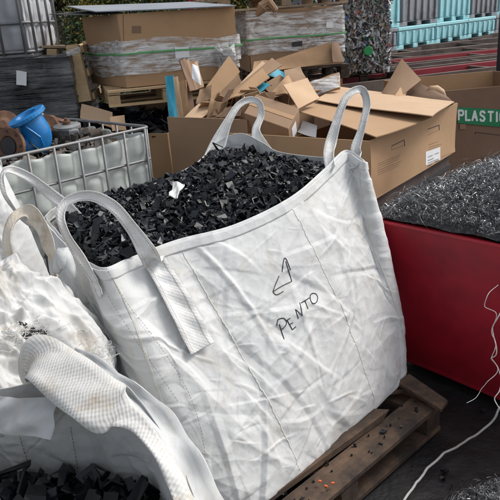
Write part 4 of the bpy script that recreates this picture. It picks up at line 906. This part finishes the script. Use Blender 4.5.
scrap([(222, 104, 5.02), (238, 96, 5.0), (270, 78, 5.25), (262, 68, 5.35)], 'card', 'board with torn edge lying on the blue backed one', .008)
scrap([(230, 92, 5.15), (242, 92, 5.15), (282, 66, 5.45), (272, 58, 5.5)], 'cardw', 'long weathered board at the back right of the scraps', .008)
scrap([(240, 84, 5.3), (252, 86, 5.3), (276, 70, 5.5), (262, 62, 5.55)], 'cardl', 'pale short board at the back right of the scraps', .006)
scrap([(252, 74, 5.5), (264, 76, 5.5), (268, 60, 5.6), (254, 62, 5.6)], 'card', 'brown upright offcut behind the long weathered board', .008)
scrap([(262, 86, 5.3), (272, 96, 5.2), (292, 84, 5.3), (280, 74, 5.4)], 'cardw', 'square board resting above the small closed parcel', .008)
scrap([(272, 90, 5.1), (286, 98, 5.05), (300, 86, 5.2), (288, 76, 5.3)], 'card', 'curled board right of the square one above the parcel', .008, warp=.02)
scrap([(268, 76, 5.5), (282, 80, 5.5), (290, 72, 5.55), (276, 68, 5.6)], 'bluec', 'small blue scrap at the top right of the heap', .006)
scrap([(286, 84, 5.2), (306, 78, 5.3), (300, 66, 5.5), (284, 72, 5.4)], 'cardw', 'brown board leaning before the dark pallet', .008)
rs = random.Random(11); uG = Vector((math.cos(angG), math.sin(angG), 0)); vG = Vector((-math.sin(angG), math.cos(angG), 0))
for k in range(72):
    c_ = Vector((*CG[0], 0))+uG*rs.uniform(.05, .67)+vG*rs.uniform(.08, .9); c_.z = rs.uniform(.86, 1.0)+.10*math.sin((c_-Vector((*CG[0], 0))).dot(vG)*3)
    R_ = Euler((rs.gauss(.4, .6), rs.gauss(0, .7), rs.uniform(0, 6.28))).to_matrix(); a_, b_ = rs.uniform(.04, .16), rs.uniform(.02, .09)
    q = [c_+R_@Vector(v) for v in ((-a_, -b_, 0), (a_, -b_*rs.uniform(.5, 1), 0), (a_*rs.uniform(.6, 1), b_, 0), (-a_, b_*rs.uniform(.5, 1), 0))]
    tag(slab('cardboard_scrap', M[rs.choice(['card', 'cardw', 'cardl', 'cardw', 'card', 'cardd'])], q, .006, None, 6, 5, .004, k, 1.5), 'torn brown piece in the jumble of small scraps filling the big open box', 'cardboard scrap', 'small cardboard scraps jumbled in the big open box')
# ------------------------------------------------------------------ large cardboard box, right of the bag
n5 = az(370, 141, .98); r5 = az(456.5, 103, .98); d5 = r5-n5; a5 = math.atan2(d5.y, d5.x); L5 = math.hypot(d5.x, d5.y)
C5 = plan(n5.x, n5.y, a5, L5, 1.05)
bx5, w5 = vbox('cardboard_box', 'large open brown cardboard box with hand slots and folded-in flaps behind the upright bag', C5, .62, .98, M['card'], th=.008)
t5 = bvh(w5[0])
ZC = lambda L: [(400+x/5, 60+y/5) for x, y in L]
hs = [ZC([(137, 350), (190, 326)]), ZC([(190, 326), (193, 345)]), ZC([(193, 348), (137, 372)])]
pen(t5, [ZC([(136, 346), (192, 324)]), ZC([(192, 324), (193, 349)])], .003, M['dark'], 'hand_slot', bx5, .004); pen(t5, [[(391, 146), (403.5, 140)], [(403.5, 140), (404, 146)]], .003, M['dark'], 'hand_slot', bx5, .004)
pen(t5, [ZC([(193, 350), (137, 374)]), [(391, 150), (404, 145)], [(391, 146), (391, 150)]], .0012, M['print'], 'hand_slot_crease', bx5, .004)
plate(t5, [(425, 152), (439.5, 147), (439.5, 159.5), (425, 165.5)][::-1], M['white'], 'paper_label', bx5, .005)
pl_t = bvh(bx5.children[-1]) if False else t5
pen(t5, [[(427, 157), (432, 155)], [(434, 154), (438, 152.6)], [(427, 160.5), (433, 158)], [(427, 166), (431, 164)], [(434, 161.5), (438, 160)], [(427, 163), (438, 158.6)]], .0012, M['dark'], 'label_print', bx5, .0066)
pr_ = [[(377, 164+k*2.2), (400-(k % 3), 154.5+k*2.2)] for k in range(6)]+[[(428, 145+k*2.4), (437+((k*5) % 3)*2, 141.5+k*2.4)] for k in range(4)]+[[(441, 157), (452, 152.5)]]
pen(t5, pr_, .0011, M['print'], 'box_print', bx5, .0042)
def flap(q, mt='cardl', warp=.008, th=.006): nsl[0] += 1; return slab('flap', M[mt], [az(*p) if p[2] < 2 else ay(*p) for p in q], th, bx5, 12, 10, warp, nsl[0])
flap([(299, 112, 1.01), (376, 138, 1.0), (434, 117, 1.02), (322, 98, 1.02)], 'card', .006)
flap([(316, 100, 1.04), (432, 119, 1.045), (454, 101, 1.005), (335, 86, 1.03)], 'cardl', .010)
flap([(298, 109, 4.62), (320, 98, 4.85), (307, 78, 4.95), (283, 85, 4.72)], 'cardl', .005)
plate(bvh(w5[3]), [(262, 128), (300, 133), (300, 138), (262, 133)][::-1], M['cardw'], 'tape_patch', bx5, .004)
flap([(382, 93, 5.3), (398, 97, 5.1), (421, 80, 5.3), (402, 59, 5.5)], 'cardw', .005)
flap([(392, 100, 5.0), (400, 104, 4.95), (412, 84, 5.4), (408, 76, 5.5)], 'card', .005)
flap([(408, 77, 5.5), (404, 100, 5.3), (456, 104, 4.78), (447, 97, 5.0)], 'cardd', .005)
o_ = w5[2]; bpy.data.objects.remove(o_)
slab('wall_panel', M['card'], [(C5[2].x, C5[2].y, .62), (C5[3].x, C5[3].y, .62), (C5[3].x, C5[3].y, .80), (C5[2].x, C5[2].y, .78)], .008, bx5, 14, 8, .006, 77)
# small closed parcel lying inside it
pk = thing('cardboard_box', 'small closed cardboard parcel with a white label resting in the larger open box', 'cardboard box')
f1 = [(256, 94, 4.85), (299, 108, 4.55), (286, 128, 4.25), (244, 113, 4.6)]; P1 = [ay(*p) for p in f1]; P1[2] = P1[1]+(P1[3]-P1[0])
nd = (P1[1]-P1[0]).cross(P1[3]-P1[0]).normalized()*.16; nd = nd if nd.z < 0 else -nd
MB().hexa([p+nd for p in P1], P1).build('box_shell', M['cardw'], pk, False, .004)
up = -nd.normalized(); ax1 = (P1[1]-P1[0]); m0 = (P1[0]+P1[3])/2; m1 = (P1[1]+P1[2])/2; sd = (P1[1]-P1[2]).normalized()*.025
MB().quad([m0-sd+up*.002, m1-sd+up*.002, m1+sd+up*.002, m0+sd+up*.002], .001).build('tape', M['card'], pk)
ex_ = ax1.normalized(); e1_ = P1[2].lerp(P1[1], .25)+ex_*.002; e2_ = P1[2].lerp(P1[1], .62)+ex_*.002
MB().quad([e1_+nd*.75, e2_+nd*.75, e2_+nd*.25, e1_+nd*.25], .001).build('paper_label', M['white'], pk)
tag(slab('paper_sheet', M['white'], [az(297, 132, .9), az(316, 137, .9), az(317, 125, .95), az(303, 121, .95)], .002, None, 5, 4, .004, 2), 'white barcoded paper sheet beside the small closed parcel', 'paper sheet')
pk2 = slab('wrapped_board', M['card'], [ay(306, 96, 5.6), ay(340, 88, 5.5), ay(339, 72, 5.7), ay(312, 84, 5.8)], .03, None, 8, 6, .01, 4); tag(pk2, 'film wrapped cardboard bundle between the scraps and the open box flaps', 'cardboard bundle')
sf = slab('film_cover', M['film'], [ay(305, 97, 5.56), ay(340, 89, 5.46), ay(339, 71, 5.66), ay(311, 83, 5.76)], .002, pk2, 10, 8, .02, 9)
# cardboard box with shade put into its dark colour, carrying the large box
cr = thing('cardboard_box', 'cardboard box with shade painted into its dark colour, carrying the large open cardboard box', 'cardboard box')
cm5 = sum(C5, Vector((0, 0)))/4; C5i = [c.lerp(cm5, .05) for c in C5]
MB().hexa([(c.x, c.y, 0) for c in C5i], [(c.x, c.y, .615) for c in C5i]).build('box_shell', M['trough'], cr, False, .004)  # dark trough brown stands in for shade on plain cardboard
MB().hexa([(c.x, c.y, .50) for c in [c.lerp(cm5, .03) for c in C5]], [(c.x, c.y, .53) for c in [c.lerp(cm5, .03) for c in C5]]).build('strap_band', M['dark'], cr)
# ------------------------------------------------------------------ PLASTIC box
bxp_a = ay(436, 92, 5.4); bxp_b = ay(512, 93, 5.5); zp = bxp_a.z; ap = math.atan2(bxp_b.y-bxp_a.y, bxp_b.x-bxp_a.x)
CPp = plan(bxp_a.x, bxp_a.y, ap, 1.15, 1.15)
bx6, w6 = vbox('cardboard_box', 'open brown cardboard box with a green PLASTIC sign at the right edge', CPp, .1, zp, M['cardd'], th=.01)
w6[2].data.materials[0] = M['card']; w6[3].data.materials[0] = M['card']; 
t6 = bvh(w6[0])
def face6(x, y, off): return snap(t6, x, y, off)[0]
sg_ = plate(t6, [(457, 107), (514, 110), (514, 128), (457, 123)][::-1], M['greenl'], 'green_sign', bx6, .012)
if sg_ is None: sg_ = bx6
LT = {'P': [[(0, 0), (0, 1)], [(0, 1), (.5, 1), (.62, .9), (.62, .62), (.5, .5), (0, .5)]], 'L': [[(0, 1), (0, 0), (.55, 0)]], 'A': [[(0, 0), (.33, 1), (.66, 0)], [(.14, .35), (.52, .35)]], 'S': [[(.6, .85), (.45, 1), (.15, 1), (.02, .85), (.05, .62), (.5, .42), (.6, .2), (.45, 0), (.12, 0), (0, .15)]], 'T': [[(0, 1), (.66, 1)], [(.33, 1), (.33, 0)]], 'I': [[(.1, 0), (.1, 1)]], 'C': [[(.6, .82), (.45, 1), (.15, 1), (0, .8), (0, .2), (.15, 0), (.45, 0), (.6, .18)]]}
x = 458.6; tb = MB(); t6s = bvh(sg_)
for chh in 'PLASTIC':
    for stq in LT[chh]:
        pts = []
        for (u_, v_) in stq:
            X_ = x+u_*7.2; top_ = 110.4+(X_-457)*.045; p = snap(t6s, X_, top_+(1-v_)*9.2, .0012)[0]; pts.append(p)
        if None in pts: continue
        for p, q_ in zip(pts[:-1], pts[1:]):
            d_ = (q_-p).normalized(); nn_ = Vector((math.sin(ap), -math.cos(ap), 0)); s__ = d_.cross(nn_)*.0085
            tb.quad([p-d_*.005-s__, q_+d_*.005-s__, q_+d_*.005+s__, p-d_*.005+s__], .002)
    x += {'I': 4.2, 'P': 7.2, 'L': 6.4, 'T': 7.8}.get(chh, 8.0)
tb.build('lettering', M['signw'], sg_)
plate(t6, [(459, 124), (465, 124), (465, 129), (459, 129)][::-1], M['cardw'], 'tape_patch', bx6, .012)
pen(t6, [[(475, 132), (500, 135)], [(475, 132), (475, 134)]], .0025, M['dark'], 'hand_slot', bx6, .006)
rgm = MB(); q = ay(434, 92, 5.2)
rgm.tube([q+Vector((-.04, 0, .03)), q+Vector((.01, -.02, .02)), q+Vector((.06, 0, -.01)), q+Vector((.09, 0, -.06))], [.02, .035, .03, .018], 8)
tag(rgm.build('paper_wad', M['cardl'], None, True), 'crumpled pale paper wad between the two open boxes at right', 'paper wad')
# dark post at the right edge
tag(MB().box(ay(500, 35, 8.2)+Vector((.06, 0, -.65)), (.12, .12, 2.3)).build('post', M['dark'], None, False, .005), 'dark upright post at the right edge before the bins', 'post')
# ------------------------------------------------------------------ rows of low steel troughs
tr_defs = []
gtr = 'rows of open steel troughs before the bins'
cols = ['trough', 'redfar', 'trough', 'redfar', 'trough', 'trough']
lbs = ['dark open steel trough in the nearest row behind the PLASTIC box', 'red rimmed steel trough in the second row behind the PLASTIC box', 'dark steel trough in the third row towards the bins', 'red rimmed steel trough in the fourth row behind the bale', 'dark steel trough in the fifth row towards the bins', 'dark steel trough directly in front of the teal bins']
for k in range(6):
    yb = 84-k*6.5+ (k > 2)*0; pL = az(362, yb, .82); dirv = Vector((.93, .37, 0)).normalized(); nrmv = Vector((-dirv.y, dirv.x, 0)); Lk = 6.2+k*.7; dep = .95+k*.12
    tr = thing('steel_trough', lbs[k], 'trough', gtr)
    P0 = Vector((pL.x-.3, pL.y, 0)); q4 = [P0, P0+dirv*Lk, P0+dirv*Lk+nrmv*dep, P0+nrmv*dep]
    for i in range(4):
        p, q_ = q4[i], q4[(i+1) % 4]; nin = ((P0+dirv*Lk/2+nrmv*dep/2)-(p+q_)/2).normalized()*.05; z1k = .82
        MB().hexa([p, q_, q_+nin, p+nin], [p+Vector((0, 0, z1k)), q_+Vector((0, 0, z1k)), q_+nin+Vector((0, 0, z1k)), p+nin+Vector((0, 0, z1k))]).build('side_wall', M['trough'], tr)
        if i in (0, 2): MB().hexa([p+Vector((0, 0, z1k-.16))-nin*.12, q_+Vector((0, 0, z1k-.16))-nin*.12, q_+nin*1.1+Vector((0, 0, z1k-.16)), p+nin*1.1+Vector((0, 0, z1k-.16))], [p+Vector((0, 0, z1k+.004))-nin*.12, q_+Vector((0, 0, z1k+.004))-nin*.12, q_+nin*1.1+Vector((0, 0, z1k+.004)), p+nin*1.1+Vector((0, 0, z1k+.004))]).build('rim', M['redfar' if cols[k] == 'redfar' and i == 0 else 'trough2'], tr)
    for i in range(1, 5):
        p = P0+dirv*Lk*i/5; MB().hexa([p+nrmv*.06, p+nrmv*.06+dirv*.06, p+nrmv*(dep-.06)+dirv*.06, p+nrmv*(dep-.06)], [v+Vector((0, 0, .80)) for v in (p+nrmv*.06, p+nrmv*.06+dirv*.06, p+nrmv*(dep-.06)+dirv*.06, p+nrmv*(dep-.06))]).build('divider', M['trough2'], tr)
# ------------------------------------------------------------------ bins
def make_bin(name, label, mt, loc_, ang_, Wb, Hb, Db=1.0):
    o = thing(name, label, 'plastic bin', 'stacked plastic bulk bins', loc_, ang_)
    b_ = MB().hexa([(.03, 0.03, .13), (Wb-.03, .03, .13), (Wb-.03, Db-.03, .13), (.03, Db-.03, .13)], [(0, 0, Hb-.08), (Wb, 0, Hb-.08), (Wb, Db, Hb-.08), (0, Db, Hb-.08)]); b_.build('bin_wall', mt, o, False, .02)
    MB().hexa([(-.02, -.025, Hb-.08), (Wb+.02, -.025, Hb-.08), (Wb+.02, Db+.02, Hb-.08), (-.02, Db+.02, Hb-.08)], [(-.02, -.025, Hb-.005), (Wb+.02, -.025, Hb-.005), (Wb+.02, Db+.02, Hb-.005), (-.02, Db+.02, Hb-.005)]).build('rim', mt, o, False, .015)
    n_ = 6
    for i in range(n_):
        x_ = .08+(Wb-.16)*i/(n_-1); MB().box((x_, -.005+.012, (Hb+.06)/2), (.10, .045, Hb-.26)).build('rib', mt, o, False, .012)
    for x_ in (.12, Wb/2, Wb-.12): MB().box((x_, Db/2, .10), (.34 if x_ != Wb/2 else .22, Db-.04, .085)).build('foot', mt, o, False, .015)
    return o
zB = .80; pA = az(383, 53, zB); pB = az(500, 33, zB); dB = Vector((pB.x-pA.x, pB.y-pA.y, 0)); aB = math.atan2(dB.y, dB.x); dB.normalize(); stp = 1.62; st0 = pA-dB*stp*1.65
zB -= .06
rowsB = [['teal', 'greyp', 'teal', 'teal', 'teal', 'greyp'], ['greyp', 'teal', 'greyp', 'teal', 'greyp', 'teal'], ['greyp', 'teal', 'greyp', 'teal', 'teal', 'greyp']]
names = {'teal': 'teal', 'greyp': 'grey'}; hts = [0, .44, 1.48]
whr = ['first from the left', 'second from the left', 'third from the left', 'fourth from the left', 'fifth from the left', 'sixth from the left']
for r_ in range(2):
    for i in range(6):
        p = st0+dB*stp*(i+(.0 if r_ == 0 else .08)); cN = rowsB[r_][i]
        lb_ = 'ribbed %s bin, %s in the %s row of stacked bins' % (names[cN], whr[i], ['lower', 'upper'][r_])
        make_bin('bulk_bin', lb_, M[cN], (p.x, p.y, zB+hts[r_]), aB, stp-.06, (.50, .98)[r_], 1.2)
sb = thing('steel_rack', 'dark low steel rack carrying the rows of teal and grey bins', 'rack')
for i in range(5):
    p = st0+dB*stp*i*1.2; MB().box((p.x-.0*dB.x-math.sin(aB)*.6, p.y+math.cos(aB)*.6, (zB+.055)/2-.01), (.15, 1.15, zB+.035), (0, 0, aB)).build('support', M['trough'], sb)
p = st0+dB*stp*3; MB().box((p.x-math.sin(aB)*.6, p.y+math.cos(aB)*.6, zB+.02), (stp*6.1, 1.25, .07), (0, 0, aB)).build('deck', M['trough'], sb)
# ------------------------------------------------------------------ bale
q0 = ay(340, 70, 8.2); q1 = ay(385, 62, 8.4); zlo = q0.z-.05
cbx, cby = (q0.x+q1.x)/2+.02, 8.8
bw_ = (q1.x-q0.x); core = MB().box((cbx, cby, zlo+.62), (bw_*.97, .97, 1.2)).build('plastic_bale', M['b3'])
tag(core, 'tall bale of crushed multicoloured packaging beside the grey bins', 'bale')
sb_ = MB(); ms = ['b1', 'b2', 'b3', 'b4', 'b5', 'b6', 'b7', 'b8']; rb = random.Random(3)
for k in range(9000):
    f_ = rb.random()
    if f_ < .62: c_ = Vector((cbx+rb.uniform(-.5, .5)*bw_, cby-.5, zlo+rb.uniform(0, 1.25)))
    else: c_ = Vector((cbx+rb.choice([-.5, .5])*bw_, cby+rb.uniform(-.5, .5), zlo+rb.uniform(0, 1.25)))
    c_ += Vector((rb.gauss(0, .018), rb.gauss(0, .018), 0)); R_ = Euler((rb.uniform(0, 6), rb.uniform(0, 6), rb.uniform(0, 6))).to_matrix(); s__ = rb.uniform(.007, .026)
    sb_.m = rb.choices(range(8), [10, 3.5, 6, .6, 2, 4, .3, .4])[0]
    v = [c_+R_@Vector((s__*x_*rb.uniform(.4, 2.4), s__*y_*.6, rb.uniform(-.3, .3)*s__)) for x_, y_ in ((-1, -1), (1, -1), (1, 1), (-1, 1))]
    sb_.add(v, [(0, 1, 2), (0, 2, 3)])
sb_.build('crushed_packaging', [M[x] for x in ms], core)
gp = ay(368, 51, 8.2); MB().lathe(gp, (0, -1, .1), [(.02, -.02), (.055, 0), (.055, .03), (.05, .035)], 24).build('green_lid', M['b7'], core)
bs_ = thing('pallet', 'dark pallet stack beneath the crushed packaging bale', 'pallet', 'wooden pallets', (cbx, cby, max(0, zlo-.16))); pallet(bs_, 1.0, .95, M['woodold'], 5)
bk = thing('steel_crate', 'dark steel crate carrying the pallet with the bale', 'crate'); MB().box((cbx, cby, (zlo-.17)/2), (1.0, .95, max(.1, zlo-.18))).build('crate_shell', M['trough'], bk); MB().box((cbx, cby-.48, (zlo-.17)*.8), (1.02, .03, .06)).build('crate_rim', M['trough2'], bk)
# ------------------------------------------------------------------ hedge and red panel behind
def bush(name, label, x, y, rx, ry, h, n, seed, yel=.08):
    r = np.random.default_rng(seed); o = thing(name, label, 'tree', 'trees behind the yard', (0, 0, 0))
    b_ = MB(); b_.tube([(x, y, 0), (x+.1, y, h*.35), (x-.05, y, h*.7)], [.12, .09, .04], 10)
    for k in range(14):
        a_ = r.uniform(0, 6.28); z_ = r.uniform(.2, .7)*h; b_.tube([(x, y, z_), (x+math.cos(a_)*rx*.5, y+math.sin(a_)*ry*.5, z_+h*.12), (x+math.cos(a_)*rx*.85, y+math.sin(a_)*ry*.85, z_+h*.2)], [.035, .02, .008], 6)
    b_.build('trunk', M['bark'], o, True)
    cl = r.normal(size=(70, 3)); cl /= np.linalg.norm(cl, axis=1)[:, None]; cl *= r.uniform(.55, 1.0, (70, 1)); cl = cl*np.array([rx, ry, h*.5])+np.array([x, y, h*.44])
    i = r.integers(0, 70, n); P = cl[i]+r.normal(size=(n, 3))*np.array([rx*.17, ry*.17, h*.08]); P[:, 2] = np.maximum(P[:, 2], .05)
    q_ = r.normal(size=(n, 3)); q_[:, 2] += .6; q_[:, 1] -= .4; q_ /= np.linalg.norm(q_, axis=1)[:, None]; t = r.normal(size=(n, 3)); t -= q_*(t*q_).sum(1)[:, None]; t /= np.linalg.norm(t, axis=1)[:, None]; s = np.cross(q_, t)
    L = r.uniform(.018, .045, n)[:, None]; V = np.stack([P-t*L, P-s*L*.5+q_*L*.12, P+t*L, P+s*L*.5+q_*L*.12], 1).reshape(-1, 3); F = np.arange(n*4).reshape(n, 4)
    me = bpy.data.meshes.new('crown'); fast(me, V, F); c_ = link('crown', me, o, [M['leaf'], M['leafy']])
    yc = np.isin(i, r.choice(70, 22, replace=False)); mi = ((r.random(n) < yel*.25) | (yc & (r.random(n) < yel*2.6))).astype(np.int32); me.polygons.foreach_set('material_index', mi)
for k, (x, y, rx, ry, h, lb) in enumerate(((-5.3, 12.5, 1.7, 1.1, 4.2, 'dark green bushy tree behind the caged grey tank'), (-3.1, 12.0, 1.6, 1.1, 3.6, 'bushy tree with yellow leaves right of the caged grey tank'), (-1.1, 12.6, 1.7, 1.1, 3.9, 'bushy tree behind the left end of the grey sheet'),
        (.7, 12.2, 1.3, 1.0, 3.5, 'tree with yellowing leaves above the grey sheet'))):
    bush('bushy_tree', lb, x, y, rx, ry, h, 30000, 20+k, (.10, .22, .12, .25, .1)[k])
for k, (x, y, rx, ry, h) in enumerate(((-4.2, 14.2, 2.0, 1.0, 4.6), (-2.1, 14.4, 2.0, 1.0, 4.6), (0, 14.4, 2.0, 1.0, 4.6))):
    bush('bushy_tree', ['tall dark tree in the rear row behind the caged tank', 'tall dark tree in the rear row above the standing pallet', 'tall dark tree in the rear row above the grey sheet'][k], x, y, rx, ry, h, 18000, 40+k, .04)
q = ay(192, 3, 8.6)
rp = thing('red_metal_sheet', 'deep red ribbed metal sheet seen above the grey sheet', 'metal sheet')  # small red metal sheet, no shed; its wall part is the flat face
MB().box((q.x+.1, q.y, 1.0), (.30, .04, 2.0))\
  .build('wall', M['redfar'], rp, False, .004)
for k in range(4): MB().box((q.x-.02+k*.08, q.y-.03, 1.0), (.025, .025, 1.98)).build('rib', M['redfar'], rp)
print('objects', len(bpy.data.objects))
